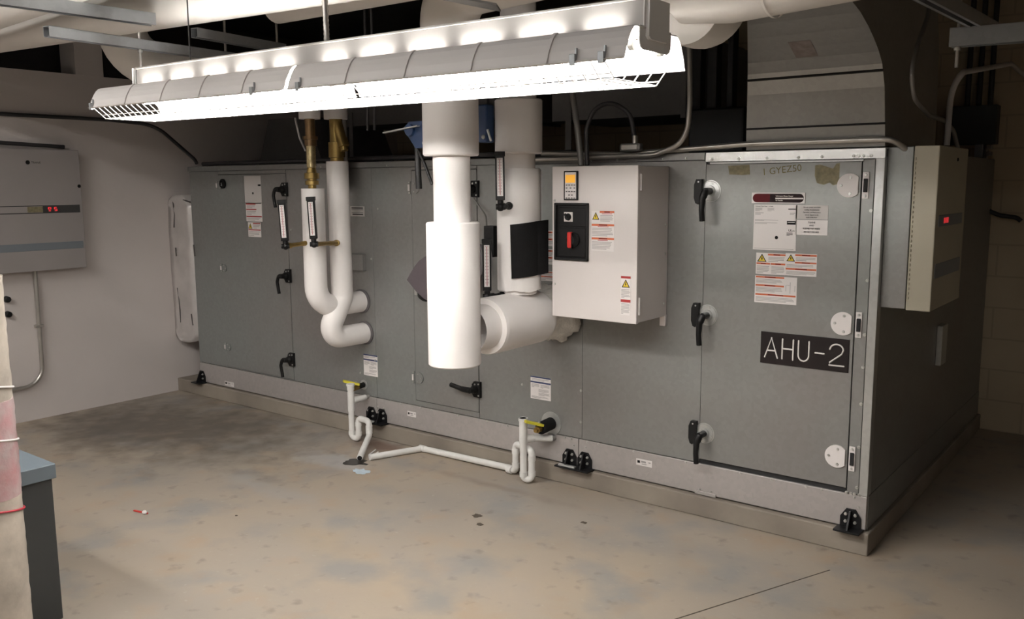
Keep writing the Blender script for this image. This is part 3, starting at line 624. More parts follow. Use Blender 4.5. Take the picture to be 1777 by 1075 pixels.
# ================================================================== WALL PANEL (left)
wx = XW+.10
wp = thing('electrical_panel', 'grey electrical panel with red digital readout on the left wall', 'electrical panel', (XW+.05, -1.05, 1.03))
MB().box(XW+.001, wx-.018, -1.40, -.735, 1.040, 1.840, 0, .003).build('panel_body', 'wallbox', wp)
wdr = MB().box(wx-.016, wx, -1.41, -.728, 1.034, 1.846, 0, .004).build('panel_door', 'wallbox', wp)
MB().box(wx-.001, wx+.002, -1.34, -.748, 1.420, 1.473, 0, .001).build('display_window', 'glass', wdr)
k = MB(); k.box(wx+.001, wx+.003, -1.33, -1.0, 1.426, 1.468, 0); k.box(wx+.0015, wx+.0035, -1.10, -1.0, 1.428, 1.466, 1)
k.build('terminal_strip', ['wallbox', 'tape'], wdr)
k = MB()
for j in range(2):
    y0 = -.955+j*.040
    for y, z, dy, dz in ((0, .019, .010, .0035), (0, 0, .010, .0035), (0, -.019, .010, .0035), (-.012, .009, .003, .009), (.012, -.009 if j else .009, .003, .009)):
        k.box(wx+.002, wx+.004, y0+y*.7-dy*.7, y0+y*.7+dy*.7, 1.447+z*.6-dz*.8, 1.447+z*.6+dz*.8)
k.build('display_digits', 'redled', wdr)
MB().box(wx-.001, wx+.0015, -1.30, -.742, 1.172, 1.222, 0, .001).build('label_strip', 'strip', wdr)
MB().lathe((wx, -.742, 1.60), (1, 0, 0), [(0, .012), (.006, .010)], 12).build('panel_lock', 'ink', wdr)
k = MB(); q = FX(48, 282, wx)
k.lathe((wx, q.y, q.z), (1, 0, 0), [(0, .014), (.001, .014)], 16, 0)
tmp = MB().text('TRANE', 0, 0, .014, 0)
i0 = len(k.v); k.v += [Vector((wx+.001, q.y+.022+v.x, q.z-.007+v.z)) for v in tmp.v]; k.f += [[i0+j for j in f] for f in tmp.f]; k.m += tmp.m; k.sm += tmp.sm
lab(k.build('brand_mark', 'ink', wdr), 'small dark round mark and word')

# ================================================================== INSULATED COIL PIPES
def collar(parent, x, z, r):
    MB().lathe((x, -.001, z), (0, -1, 0), [(0, r+.010), (.008, r+.010), (.010, r+.006), (.014, r+.004)], 32).build('wall_collar', 'grey', parent)
XA, YA, ZA, RA = 1.832, -.365, .868, .0675
pa = thing('insulated_pipe', 'slim white insulated pipe with brass union on top, bending straight into the unit', 'pipe', (XA, YA, .8), 'slim coil pipes')
MB().tube([(XA, YA+.004, 1.578), (XA, YA, ZA), (XA, -.004, ZA)], RA, .13, 28).build('insulation', 'insul', pa)
collar(pa, XA, ZA, RA)
mb = MB(); top = 1.578
mb.lathe((XA, YA, top-.01), (0, 0, 1), [(0, .024), (.03, .024), (.032, .040), (.055, .040), (.057, .028), (.065, .028), (.067, .044), (.10, .044), (.102, .030), (.135, .024)], 8, 0)
mb.build('brass_union', 'brass', pa)
mb = MB(); mb.tube([(XA, YA, 1.70), (XA, YA, 1.835)], .026, 0, 16, 0, True, .12, .012); mb.build('braided_hose', 'brasspale', pa)
mb = MB(); mb.lathe((XA, YA, 1.825), (0, 0, 1), [(0, .036), (.035, .036), (.036, .044), (.055, .044), (.056, .030), (.075, .030), (.20, .030), (.201, .036), (.24, .036)], 12, 0); mb.build('valve_body', 'copper', pa)
zc = F(534, 207, YA).z; MB().cyl((XA, YA, zc), (XA, YA, 2.35), .062, None, 24).build('upper_insulation', 'insul', pa)
XB, ZBp = 1.855, .668
RB = .066
pb = thing('insulated_pipe', 'slim white insulated pipe with brass strainer on top and a kinked offset at its foot', 'pipe', (XB, -.18, .6), 'slim coil pipes')
MB().tube([(XB, -.186, 1.738), (XB, -.180, .915), (XB, -.325, .672), (XB, -.004, ZBp)], RB, .068, 28).build('insulation', 'insul', pb)
collar(pb, XB, ZBp, RB)
mb = MB(); mb.lathe((XB, -.186, 1.73), (0, 0, 1), [(0, .042), (.03, .042), (.032, .050), (.12, .050), (.122, .040), (.14, .040), (.26, .040), (.262, .046), (.30, .046)], 12, 0)
mb.tube([(XB, -.186, 1.99), (XB+.05, -.186, 1.85)], .032, 0, 16, 0); mb.lathe((XB+.045, -.186, 1.87), (.36, 0, -1), [(0, .036), (.05, .038), (.052, .026), (.075, .024)], 6, 0)
mb.build('strainer', 'brass', pb)
zc = F(586, 207, -.186).z; MB().cyl((XB, -.186, zc), (XB, -.186, 2.35), .070, None, 24).build('upper_insulation', 'insul', pb)
# ball valve between the two slim pipes
bv = thing('ball_valve', 'grey valve with red handle behind and between the slim white pipes', 'valve', (1.80, -.10, 1.66))
MB().lathe((1.74, -.05, 1.58), (0, 0, 1), [(0, .035), (.14, .035), (.15, .03), (.22, .03)], 16).build('valve_body', 'grey', bv)
MB().box(1.70, 1.755, -.10, -.03, 1.80, 1.89, 0, .008).build('valve_handle', 'redknob', bv)
MB().cyl((1.79, -.06, 1.40), (1.79, -.06, 2.3), .016, None, 10).build('valve_pipe', 'flex', bv)
# thin pale tube curling down to the brass
tag(MB().tube([F(512, 205, -.36), F(520, 240, -.36), F(530, 262, -.36)], .006, .05, 8).build('capillary_tube', 'hose'), 'thin pale capillary tube left of the brass fitting', 'tube')

# thick pipe in front
XC, YC = 3.345, -.835
ZC = .930
pc = thing('insulated_pipe', 'thick white insulated pipe standing nearest the camera, stepped in three widths', 'pipe', (XC, YC, .78), 'thick coil pipes')
def sleeve(name, parent, x, y, z0, z1, r, m='insul', rough=0.0):
    mb = MB(); prof = [(0, r-.006), (.006, r), (z1-z0-.006, r), (z1-z0, r-.006)]
    mb.lathe((x, y, z0), (0, 0, 1), prof, 40); return mb.build(name, m, parent)
sleeve('sleeve', pc, XC, YC, .783, 1.432, .120)
sleeve('sleeve', pc, XC-.002, YC, 1.425, 1.74, .083)
sleeve('sleeve', pc, XC-.004, YC, 1.722, 2.16, .124)
MB().tube([(XC, YC, 2.14), (XC, YC, 2.43), (4.15, YC, 2.47), (4.15, YC, 3.04)], .128, .19, 32).build('elbow', 'pvcjacket', pc)
mb = MB(); d = (0, 1, 0)
mb.lathe((XC, YC+.10, ZC), d, [(0, .108), (.19, .108)], 36, 0, False)
mb.build('branch_inner', 'insul', pc)
mb = MB(); mb.lathe((XC, YC+.215, ZC), d, [(0, .105), (.002, .134), (.02, .137), (.40, .135), (.418, .129), (.42, .10)], 44, 0); mb.build('branch_sleeve', 'insul', pc)
mb = MB(); rng = random.Random(3); rings = []
for h, r0, j in ((.60, .108, 0), (.69, .116, .003), (.75, .134, .008), (.80, .158, .016), (.812, .148, .02), (.79, .105, .01)):
    rings.append([Vector((XC+(r0+rng.uniform(-j, j))*math.cos(t), YC+h+rng.uniform(-j, j)*.6, ZC+(r0+rng.uniform(-j, j))*math.sin(t))) for t in [2*math.pi*k/44 for k in range(44)]])
mb.rings(rings, 0, True, True); lab(mb.build('torn_end', 'torn', pc), 'ragged torn insulation against the unit')
# thick pipe behind
XD, YD = 3.345, -.345
pq = thing('insulated_pipe', 'thick white insulated pipe further back with a black rubber sheet wrapped round it', 'pipe', (XD, YD, 1.04), 'thick coil pipes')
mb = MB(); RD = .108
# wide sleeve with a slightly ragged lower edge
rng = random.Random(5); rings = []
for h in (1.082, 1.10, 1.30, 1.50, 1.665, 1.672):
    j = .006 if h < 1.09 else 0; rr = RD-.006 if h in (1.672,) else RD
    rings.append([Vector((XD+rr*math.cos(t), YD+rr*math.sin(t), h+rng.uniform(-j, j))) for t in [2*math.pi*k/48 for k in range(48)]])
mb.rings(rings, 0, True, True); mb.build('sleeve', 'insul', pq)
sleeve('sleeve', pq, XD, YD, 1.66, 1.76, .080); sleeve('sleeve', pq, XD, YD, 1.742, 2.00, .115); sleeve('sleeve', pq, XD, YD, 1.99, 3.04, .086)
sleeve('foot_sleeve', pq, XD, YD, 1.060, 1.09, .088)
# black rubber sheet, a curved pad with thickness standing off the sleeve
mb = MB(); a0, a1 = math.radians(-74), math.radians(22); n = 22; ro, ri = RD+.012, RD+.001
zt0, zt1, zb0, zb1 = 1.405, 1.425, 1.145, 1.165
def arc(r, zt, zb):
    top = []; bot = []
    for k in range(n+1):
        t = k/n; a = a0+(a1-a0)*t; rr = r+max(0, t-.72)*.10
        top.append(Vector((XD+rr*math.cos(a), YD+rr*math.sin(a), zt0+(zt1-zt0)*t))); bot.append(Vector((XD+rr*math.cos(a+.05*(1-t)), YD+rr*math.sin(a+.05*(1-t)), zb0+(zb1-zb0)*t)))
    return top, bot
ot, ob = arc(ro, 0, 0); it, ib = arc(ri, 0, 0)
mb.rings([[ot[k], ob[k], ib[k], it[k]] for k in range(n+1)], 0, False, True)
lab(mb.build('rubber_sheet', 'blackrub', pq), 'black rubber sheet')

# ================================================================== THERMOMETERS
def thermometer(label, base, ax, up, hgt, w, stem_to, group, stem_m='brass'):
    """base: knuckle centre; ax: width direction; up: long axis"""
    t = thing('thermometer', label, 'thermometer', tuple(base), group)
    base = Vector(base); up = Vector(up).normalized(); ax = Vector(ax); ax = (ax-up*ax.dot(up)).normalized(); nn = ax.cross(up)
    if nn.dot(CAM-base) < 0: nn = -nn
    c = base+up*(.030+hgt/2)
    mb = MB(); mb.obox(c, ax*w/2, nn*.016, up*hgt/2, 0, .003)
    mb.obox(c+up*(hgt/2-.010), ax*(w/2+.003), nn*.019, up*.011, 0, .002); mb.build('case', 'black', t)
    mb = MB(); mb.obox(c-up*.004+nn*.0155, ax*w*.31, nn*.002, up*(hgt/2-.024), 0)
    mb.obox(c-up*.004+nn*.0178, ax*w*.03, nn*.0006, up*(hgt/2-.03), 1)
    N = 12
    for k in range(N):
        p = c+up*(-hgt/2+.040+(hgt-.075)*k/(N-1))+nn*.0178
        for s in (-1, 1): mb.obox(p+ax*s*w*.13, ax*w*.055, nn*.0005, up*.0016, 2)
    mb.build('scale', ['label', 'redline', 'inkgrey'], t)
    mb = MB(); mb.tube([base+up*.045, base], .015, 0, 12, 0); mb.sphere(base, .021, 0); mb.lathe(base-ax*.022, ax, [(0, .014), (.044, .014)], 12, 0); mb.build('swivel', 'black', t)
    st = Vector(stem_to); dd = st-base; L_ = dd.length; mb = MB()
    mb.lathe(base, dd, [(.015, .017), (.035, .017), (.036, .013), (L_*.62, .0125), (L_*.66, .0145), (L_-.02, .015), (L_-.018, .019), (L_, .019)], 14)
    mb.build('thermowell', stem_m, t)
    return t
s60 = Vector((.79, .61, 0))
thermometer('thermometer on long brass stem, leftmost of the four, beside the slim pipe', (XA, -.575, 1.250), s60, (-.02, -.04, 1), .235, .042, (XA, YA-.03, 1.262), 'dial-free thermometers')
thermometer('thermometer on brass stem in front of the slim white pipes, second from the left', tuple(F(545, 424, -.50)), s60, (-.02, -.03, 1), .238, .042, (XB+.030, -.232, 1.252), 'dial-free thermometers')
thermometer('thermometer high on the thick pipe, above the black rubber sheet', (XD+.035, YD-.19, 1.492), s60, (-.01, 0, 1), .225, .044, (XD+.02, YD-.095, 1.495), 'dial-free thermometers', 'black')
thermometer('thermometer low down beside the thick pipe, left of the black rubber sheet', (XC-.075, -.505, 1.055), s60, (.0, 0, 1), .250, .042, (XC-.04, -.42, 1.055), 'dial-free thermometers', 'black')
q = F(846, 452, -.25); gz = thing('actuator_housing', 'black round actuator housing half hidden behind the thick pipes', 'actuator', tuple(q))
MB().lathe(q, (-.55, -.84, 0), [(0, .085), (.05, .085), (.055, .075)], 28).build('drum', 'grey', gz)
a = F(853, 392, -.25); MB().box(q.x+.0, q.x+.065, -.28, -.22, q.z+.02, a.z, 0, .004).build('mount', 'black', gz)
tag(MB().tube([F(822, 345, -.03), F(843, 375, -.06), F(845, 410, -.1), F(838, 440, -.2)], .006, .06, 8).build('control_cable', 'flex'), 'thin grey cable looping from the middle door to the actuator', 'cable')
# purple-grey angled cap with black knob, behind the thick front pipe
q = F(740, 478, -.16); ac = thing('valve_actuator', 'purple-grey wedge shaped actuator with black knob behind the thick front pipe', 'actuator', tuple(q))
P = [(p.x, p.z) for p in [F(*q, -.2) for q in ((706, 486), (714, 496), (722, 506), (736, 519), (760, 532), (800, 500), (800, 450), (770, 440), (748, 442), (737, 446), (727, 453), (719, 463), (712, 475))]]
MB().prism(P, 1, -.2, -.07).build('housing', 'actuator', ac)
k = F(733, 503, -.2); MB().lathe((k.x, -.15, k.z), (-.62, 0, -.78), [(0, .048), (.050, .046), (.066, .038), (.072, .02)], 24).build('knob', 'black', ac)
a = F(712, 492, -.2)
MB().box(a.x, a.x+.05, -.17, -.10, a.z-.07, a.z, 0, .004).build('bracket', 'screw', ac)

# valve handles on the thick front pipe, up in the shadow
lv = thing('butterfly_valve', 'blue valve with silver lever and black grips beside the thick front pipe', 'valve', (3.14, YC, 1.6))
a, b = F(730, 228, YC), F(728, 262, YC)
mb = MB(); mb.prism([(p.x, p.z) for p in [F(*q, YC) for q in ((707, 224), (718, 212), (745, 210), (745, 256), (729, 258), (719, 242))]], 1, YC-.03, YC+.03); mb.lathe((a.x-.035, YC-.03, a.z+.005), (0, -1, 0), [(0, .028), (.012, .026)], 16); mb.build('valve_neck', 'bluevalve', lv)
c = F(681, 226, YC); MB().obox(((a.x+c.x)/2+.01, YC-.045, a.z+.010), ((a.x-c.x)/2+.02, 0, .011), (0, .010, 0), (0, 0, .003), 0, .001).build('lever', 'galv_bright', lv)
mb = MB(); p0, p1, p2 = F(723, 245, YC), F(725, 280, YC), F(727, 328, YC); mb.tube([p0, p1, p2], [.010, .014, .015], 0, 12); mb.build('grip', 'black', lv)
mb = MB(); mb.tube([F(726, 262, YC), F(737, 285, YC), F(750, 320, YC)], .007, 0, 10); mb.build('grip', 'black', lv)
MB().lathe((a.x+.055, YC-.03, a.z-.055), (0, -1, 0), [(0, .010), (.012, .009)], 8).build('bolt', 'screw', lv)
lv2 = thing('butterfly_valve', 'dark blue valve neck in shadow between the two thick pipes', 'valve', (3.2, -.45, 1.8))
a = F(843, 215, -.45); MB().box(a.x-.03, a.x+.03, -.48, -.42, a.z-.09, a.z+.09, 0, .008).build('valve_neck', 'bluevalve', lv2)
b = F(839, 238, -.48); MB().sphere(b, .011, 0, 12).build('bolt', 'screw', lv2)
MB().tube([F(846, 225, -.48), F(852, 245, -.48)], .006, 0, 8).build('lever', 'galv_bright', lv2)

# ================================================================== CONDENSATE DRAINS
r = .0185
x1, y1 = 1.868, -.15; x2, x3 = 1.930, 2.026
dr = thing('condensate_drain', 'white plastic drain trap at the left, with a goose-neck reaching to the floor drain', 'drain pipe', (x1, y1, 0), 'drain traps')
mb = MB(); mb.tube([(x1, y1, .352), (x1, y1, .021), (x2, y1, .021), (x2, y1, .155), (x3, y1, .150), (x3, y1, .060), (2.225, -.415, .022)], r, .026, 16)
mb.lathe((x1, y1, .325), (0, 0, 1), [(0, .0225), (.025, .0225)], 18); mb.lathe((x1, y1, .352), (0, 0, 1), [(0, .026), (.013, .026)], 18)
mb.lathe((x1, y1, .19), (0, 0, 1), [(0, .0215), (.125, .0215)], 18)
for x, z in ((x1, .05), (x2, .055), (x2, .115), (x3, .085), (x3, .11)): mb.lathe((x, y1, z-.012), (0, 0, 1), [(0, .021), (.024, .021)], 18)
mb.cyl((x1, y1, .255), (x1, -.03, .255), r, None, 16); mb.lathe((x1, y1+.02, .255), (0, 1, 0), [(0, .021), (.05, .021)], 18)
mb.build('trap_pipe', 'pvc', dr)
MB().cyl((x1, -.03, .255), (x1, .0, .255), .013, None, 14).build('outlet_nipple', 'emt', dr)
MB().lathe((2.229, -.419, .0215), (.199, -.265, -.038), [(0, .014), (.003, .014)], 14).build('pipe_mouth', 'ink', dr)
vq = F(632, 668); 
def drain_valve(label, x, z, big):
    t = thing('drain_valve', label, 'valve', (x, -.06, z), 'drain valves')
    rr = .034 if big else .017
    MB().lathe((x, -.001, z), (0, -1, 0), [(0, rr*1.9), (.003, rr*1.9)], 28).build('flange', 'galv_bright', t)
    MB().lathe((x, -.003, z), (0, -1, -.05), [(0, rr), (.10 if big else .055, rr), (.103 if big else .057, rr*.8)], 22).build('rubber_boot', 'blackrub', t)
    e = .10 if big else .055
    MB().lathe((x, -e, z-.005), (0, -1, -.05), [(0, .018), (.035, .018), (.036, .012), (.05, .012)], 12).build('valve_body', 'brass', t)
    MB().obox((x-.01, -e-.045, z+.030), (-.026, -.044, .016), (.012, -.008, 0), (0, .003, .006), 0, .001).build('lever', 'yelhandle', t)
    MB().cyl((x, -e-.015, z+.005), (x, -e-.015, z+.032), .007, None, 10).build('stem', 'screw', t)
drain_valve('small drain valve with yellow lever above the left drain trap', vq.x, vq.z, False)
q = F(957, 735); drain_valve('large drain valve with black rubber boot and yellow lever above the right drain trap', q.x, q.z, True)
X1, Y1 = 3.219, -.150
dr2 = thing('condensate_drain', 'white plastic drain trap at the right, feeding a long pipe along the plinth', 'drain pipe', (X1, Y1, 0), 'drain traps')
mb = MB(); XR, XLf = X1+.040, 3.112; YB = -.078
mb.tube([(X1, Y1, .362), (X1, Y1, .024), (XR, Y1+.02, .024), (XR, Y1+.022, .185), (XLf, YB, .185), (XLf, YB, .026), (3.05, -.052, .026), (2.39, -.062, .020), (2.262, -.372, .020)], r, .028, 16)
mb.lathe((X1, Y1, .225), (0, 0, 1), [(0, .0225), (.125, .0225)], 18); mb.lathe((X1, Y1, .346), (0, 0, 1), [(0, .0255), (.016, .0255)], 18)
for p in ((X1, Y1, .05), (XR, Y1+.022, .055), (XR, Y1+.022, .14), (XLf, YB, .06), (XLf, YB, .14)): mb.lathe((p[0], p[1], p[2]-.012), (0, 0, 1), [(0, .0212), (.026, .0212)], 18)
mb.lathe((XLf-.03, YB+.003, .026), (-1, .1, 0), [(0, .0212), (.03, .0212)], 18); mb.lathe((2.415, -.0615, .0202), (-1, -.02, 0), [(0, .0205), (.045, .0205)], 18)
mb.tube([(X1, Y1, .243), (X1+.03, -.09, .243), (3.316, -.02, .236)], r, .03, 14); mb.lathe((X1+.005, Y1+.012, .243), (.4, .9, 0), [(0, .0215), (.045, .0215)], 18)
mb.build('trap_pipe', 'pvc', dr2)
MB().cyl((3.316, -.03, .236), (3.318, .0, .236), .0155, None, 14).build('outlet_nipple', 'flex', dr2)
# floor drain and marks on the slab
def blob(name, u, v, rx, ry, m, seed, z=.0015, t=.001):
    c = FZ(u, v); g = random.Random(seed); P = []
    for k in range(22):
        a = 2*math.pi*k/22; s = g.uniform(.62, 1.1); P.append((c.x+rx*s*math.cos(a), c.y+ry*s*math.sin(a)))
    return MB().prism(P, 2, z-t, z).build(name, m)
tag(blob('floor_drain', 617, 803, .085, .065, 'drainblack', 2), 'black wet floor drain under the pipe ends', 'drain')
tag(blob('residue_patch', 628, 819, .065, .045, 'paleblue', 3), 'pale blue residue patch on the concrete in front of the floor drain', 'stain')
for u, v, a, s in ((828, 896, .028, 1), (833, 911, .020, 2), (1013, 908, .018, 3), (410, 896, .008, 5)):
    tag(blob('floor_spot', u, v, a, a*.8, 'spot', 10+s, .0025), {1: 'larger of two dark floor spots before the drain pipe', 2: 'smaller dark floor spot just in front of the larger one', 3: 'small dark floor spot on its own toward the plinth', 5: 'tiny dark floor speck on the left of the slab'}[s], 'stain', 'floor spots')
db = thing('debris_scrap', 'small white and red scrap of debris lying on the floor at left', 'debris', tuple(FZ(250, 893)))
q = FZ(251, 893); MB().sphere((q.x, q.y, .010), (.014, .012, .010), 0, 10).build('white_bit', 'label', db)
MB().obox((q.x-.035, q.y+.0, .004), (.045, .01, 0), (-.001, .004, 0), (0, 0, .003)).build('red_bit', 'redknob', db)
for k, (u0, v0, u1, v1) in enumerate(((640, 790, 652, 781), (646, 792, 656, 785))):
    a, b = FZ(u0, v0, .006), FZ(u1, v1, .006); tag(MB().tube([a, b], .004, 0, 8).build('pipe_sliver', 'pvc'), ['white plastic sliver beside the drain pipe end, the one nearer the plinth', 'white plastic sliver beside the drain pipe end, the one nearer the long pipe'][k], 'scrap', 'plastic slivers')

# ================================================================== FLUORESCENT FIXTURE
FC = Vector((3.692, -1.850, 1.893)); FL0, FL1 = -1.218, 1.213
fx = thing('fluorescent_fixture', 'long white fluorescent strip light with wire guard hanging across the room', 'light fixture', tuple(FC))
def P3(x, dy, dz): return Vector((FC.x+x, FC.y+dy, FC.z+dz))
hm_ = MB()
for a, b in ((FL0+.19, FL1-.004),):
    hm_.box(FC.x+a, FC.x+b, FC.y-.055, FC.y+.055, FC.z+.078, FC.z+.150, 0, .003)
    hm_.box(FC.x+a, FC.x+b, FC.y-.060, FC.y+.060, FC.z+.146, FC.z+.152, 0, .001)
hm_.build('housing_channel', 'housing', fx)
wing = [(.102, .080), (.110, .0765), (.121, .066), (.131, .050), (.141, .030), (.148, .008), (.152, 0), (.158, .002)]
secs = ((FL0, -.012), (.004, FL1))
for (a, b) in secs:
    for s in (-1, 1):
        mb = MB(); t = .0015
        outer = [(s*(y+t), z+t*.6) for y, z in wing]; inner = [(s*y, z-.0003) for y, z in wing]
        n = 24; xs = [a+(b-a)*k/n for k in range(n+1)]
        rings = [[P3(x, *q) for q in outer]+[P3(x, *q) for q in reversed(inner)] for x in (a, b)]
        mb.rings(rings, 0, False, True)
        # web between wing and channel, pierced by long uplight slots
        ns = 6; L_ = (b-a); sp = L_/ns
        mb.box(FC.x+a, FC.x+b, FC.y+s*.0545, FC.y+s*.0600, FC.z+.078, FC.z+.081); mb.box(FC.x+a, FC.x+b, FC.y+s*.1010, FC.y+s*.104, FC.z+.0785, FC.z+.081)
        for k in range(ns+1):
            xc = a+sp*k; hw = .030 if 0 < k < ns else .06
            mb.box(FC.x+max(a, xc-hw), FC.x+min(b, xc+hw), FC.y+s*.054, FC.y+s*.103, FC.z+.0785, FC.z+.0808)
        # pressed ribs across the wing
        for k in (range(1, 5)):
            xc = a+L_*k/5+.02
            o1 = [(s*(y+t+.0035), z+t*.6+.002) for y, z in wing[:-1]]; i1 = [(s*y, z) for y, z in wing[:-1]]
            mb.rings([[P3(x, *q) for q in o1]+[P3(x, *q) for q in reversed(i1)] for x in (xc-.005, xc+.005)], 0, False, True)
        mb.build('reflector_wing', 'reflector', fx)
for (a, b) in secs:
    for s in (-1, 1):
        tb = MB(); tb.cyl(P3(a+.035, s*.068, .042), P3(b-.035, s*.068, .042), .0127, None, 12, 0)
        o = tb.build('fluorescent_tube', 'tube', fx)
        for e in (a+.022, b-.036): 
            k = MB(); k.cyl(P3(e, s*.068, .042), P3(e+.014, s*.068, .042), .0132, None, 12, 0); k.build('tube_cap', 'screw', o)
# tray under the channel, end plates with lampholders
mb = MB(); mb.box(FC.x+FL0+.02, FC.x+FL1-.03, FC.y-.055, FC.y+.055, FC.z+.076, FC.z+.079); mb.build('channel_cover', 'reflector', fx)
for e, w in ((FL1-.006, .078), (FL0+.165, .072)):
    mb = MB(); P = [(FC.y-w, FC.z+.150), (FC.y-w, FC.z+.048), (FC.y-w+.006, FC.z+.036), (FC.y-w+.018, FC.z+.030), (FC.y+w-.018, FC.z+.030), (FC.y+w-.006, FC.z+.036), (FC.y+w, FC.z+.048), (FC.y+w, FC.z+.150)]
    P = [(FC.y-.058, FC.z+.152), (FC.y-.058, FC.z+.085), (FC.y-w, FC.z+.085)]+P[1:-1]+[(FC.y+w, FC.z+.085), (FC.y+.058, FC.z+.085), (FC.y+.058, FC.z+.152)]
    mb.prism(P, 0, FC.x+e, FC.x+e+.0025)
    P2 = [(FC.y-.050, FC.z+.150), (FC.y-.050, FC.z+.062), (FC.y-.040, FC.z+.055), (FC.y+.040, FC.z+.055), (FC.y+.050, FC.z+.062), (FC.y+.050, FC.z+.150)]
    mb.prism(P2, 0, FC.x+e+.0025, FC.x+e+.012)
    mb.build('end_plate', 'paint', fx)
for x in (FL0+.02, -.17, .06, FL1-.14, FL1-.06):
    mb = MB(); mb.box(FC.x+x-.008, FC.x+x+.008, FC.y-.160, FC.y-.150, FC.z-.006, FC.z+.020, 0, .001); mb.box(FC.x+x+.004, FC.x+x+.008, FC.y-.152, FC.y-.146, FC.z-.002, FC.z+.034, 0); mb.build('guard_clip', 'strut', fx)
# wire guard
wg = MB(); x0, x1 = FL0+.03, FL1-.055
gp = [(-.152, .002), (-.118, -.026), (-.104, -.038), (.104, -.038), (.118, -.026), (.152, .002)]
for k in (1, 2, 3, 4): wg.cyl(P3(x0, *gp[k]), P3(x1, *gp[k]), .0016, None, 6)
for dy in (-.078, -.052, -.026, 0, .026, .052, .078): wg.cyl(P3(x0, dy, -.038), P3(x1, dy, -.038), .0016, None, 6)
N = 60
for k in range(N+1): wg.tube([P3(x0+(x1-x0)*k/N, *q) for q in gp], .0016, 0, 5, 0)
wg.build('wire_guard', 'wire', fx)
fx.rotation_euler = (0, .0085, 0)
# a second light of the same kind further back in the room, behind the photographer
fx2 = fx.copy(); COL.objects.link(fx2); ROOT[fx2.name] = Vector((1.45, -3.75, 2.88)); fx2.location = (1.45, -3.75, 2.88); fx2.rotation_euler = (0, 0, 0)
fx2['label'] = 'second fluorescent strip light further back in the room, outside the photo'
for ch in list(fx.children):
    c = ch.copy(); COL.objects.link(c); c.parent = fx2
    for gch in list(ch.children):
        d = gch.copy(); COL.objects.link(d); d.parent = c
for x in (.45, 2.55): tag(MB().cyl((x, -3.75, 3.03), (x, -3.75, 3.05), .004, None, 8).build('hanger_rod', 'emt'), 'hanger rod of the second light outside the photo', 'hanger rod', 'second light hanger rods')
def back_light(loc, label, group):
    f = fx.copy(); COL.objects.link(f); ROOT[f.name] = Vector(loc); f.location = loc; f.rotation_euler = (0, 0, 0); f['label'] = label
    for ch in list(fx.children):
        c = ch.copy(); COL.objects.link(c); c.parent = f
        for gch in list(ch.children):
            d = gch.copy(); COL.objects.link(d); d.parent = c
    for dx in (-1.0, 1.1): tag(MB().cyl((loc[0]+dx, loc[1], loc[2]+.15), (loc[0]+dx, loc[1], 3.05), .004, None, 8).build('hanger_rod', 'emt'), 'hanger rod of the '+group+' outside the photo', 'hanger rod', group+' hanger rods')
back_light((3.0, -4.55, 2.88), 'third fluorescent strip light behind the photographer, outside the photo', 'third light')
back_light((6.75, -5.9, 2.88), 'fourth fluorescent strip light far behind the photographer at right, outside the photo', 'fourth light')
# flexible feed and hangers
p = F(567, 66, -1.85); tag(MB().tube([(p.x, -1.85, 2.057), (p.x-.005, -1.85, 2.3), (p.x, -1.85, 3.05)], .0085, 0, 10, 0, True, .18, .014).build('flex_conduit', 'emt'), 'ribbed flexible conduit rising from the middle of the fluorescent light', 'conduit')
for k, (x, s) in enumerate(((2.95, 'left'), (4.84, 'right'))):
    tag(MB().cyl((x, -1.85, 2.038 if k else 2.05), (x, -1.85, 3.05), .0025, None, 8).build('hanger_rod', 'darkcond'), 'thin hanger rod holding the %s end of the fluorescent light' % s, 'hanger rod', 'fixture hanger rods')

# ================================================================== OVERHEAD PIPES AND STRUTS
pe = thing('overhead_pipe', 'white jacketed pipe running above the fluorescent light, brightly lit from below', 'pipe', (2.0, -1.5, 2.3), 'overhead pipes')
MB().tube([(XW-.15, -1.50, 2.478), (4.25, -1.50, 2.345), (4.25, -1.50, 3.04)], .100, .16, 32).build('jacket', 'pvcjacket', pe)
for x in (.9, 2.05, 3.4):
    z = 2.478-(x-XW+.15)*.133/4.68; MB().lathe((x, -1.5, z), (1, 0, -.029), [(0, .1012), (.03, .1012)], 32, 0, False).build('jacket_band', 'pvcjacket', pe)
a, b = F(0, 47, -1.95), F(75, 22, -1.95); dd = (b-a).normalized()
tag(MB().tube([a+dd*((XW+.01-a.x)/dd.x)+Vector((0, 0, .10)), b+dd*2.0+Vector((0, 0, .10))], .10, 0, 32).build('overhead_pipe', 'pvcjacket'), 'white pipe in the upper left corner of the photo, above the upper steel strut', 'pipe', 'overhead pipes')
a, b = F(470, 43, -1.08), F(718, 0, -1.08); dd = (b-a).normalized()
tag(MB().tube([a+dd*.05+Vector((0, 0, .085)), b+dd*1.0+Vector((0, 0, .085))], .085, 0, 32).build('overhead_pipe', 'pvcjacket'), 'short white pipe just behind and below the brightly lit overhead pipe', 'pipe', 'overhead pipes')
tag(MB().tube([(.97, -1.0, 3.04), (.97, -1.0, 2.33), (1.15, -.35, 2.24)], .135, .20, 32).build('pipe_elbow', 'pvcjacket'), 'white pipe elbow dropping behind the left end of the fluorescent light', 'pipe', 'overhead pipes')
pi_ = thing('overhead_pipe', 'large cream pipe with elbow at upper right, beside the end of the fluorescent light', 'pipe', (5.0, -1.2, 2.1), 'overhead pipes')
MB().tube([(4.63, -1.2, 3.04), (4.63, -1.2, 2.40), (4.63, -1.2, 2.285), (4.69, -1.2, 2.220), (4.80, -1.2, 2.215), (5.58, -1.2, 2.222), (5.58, -1.2, 3.04)], .135, .0, 36).build('jacket', 'pvcjacket', pi_)
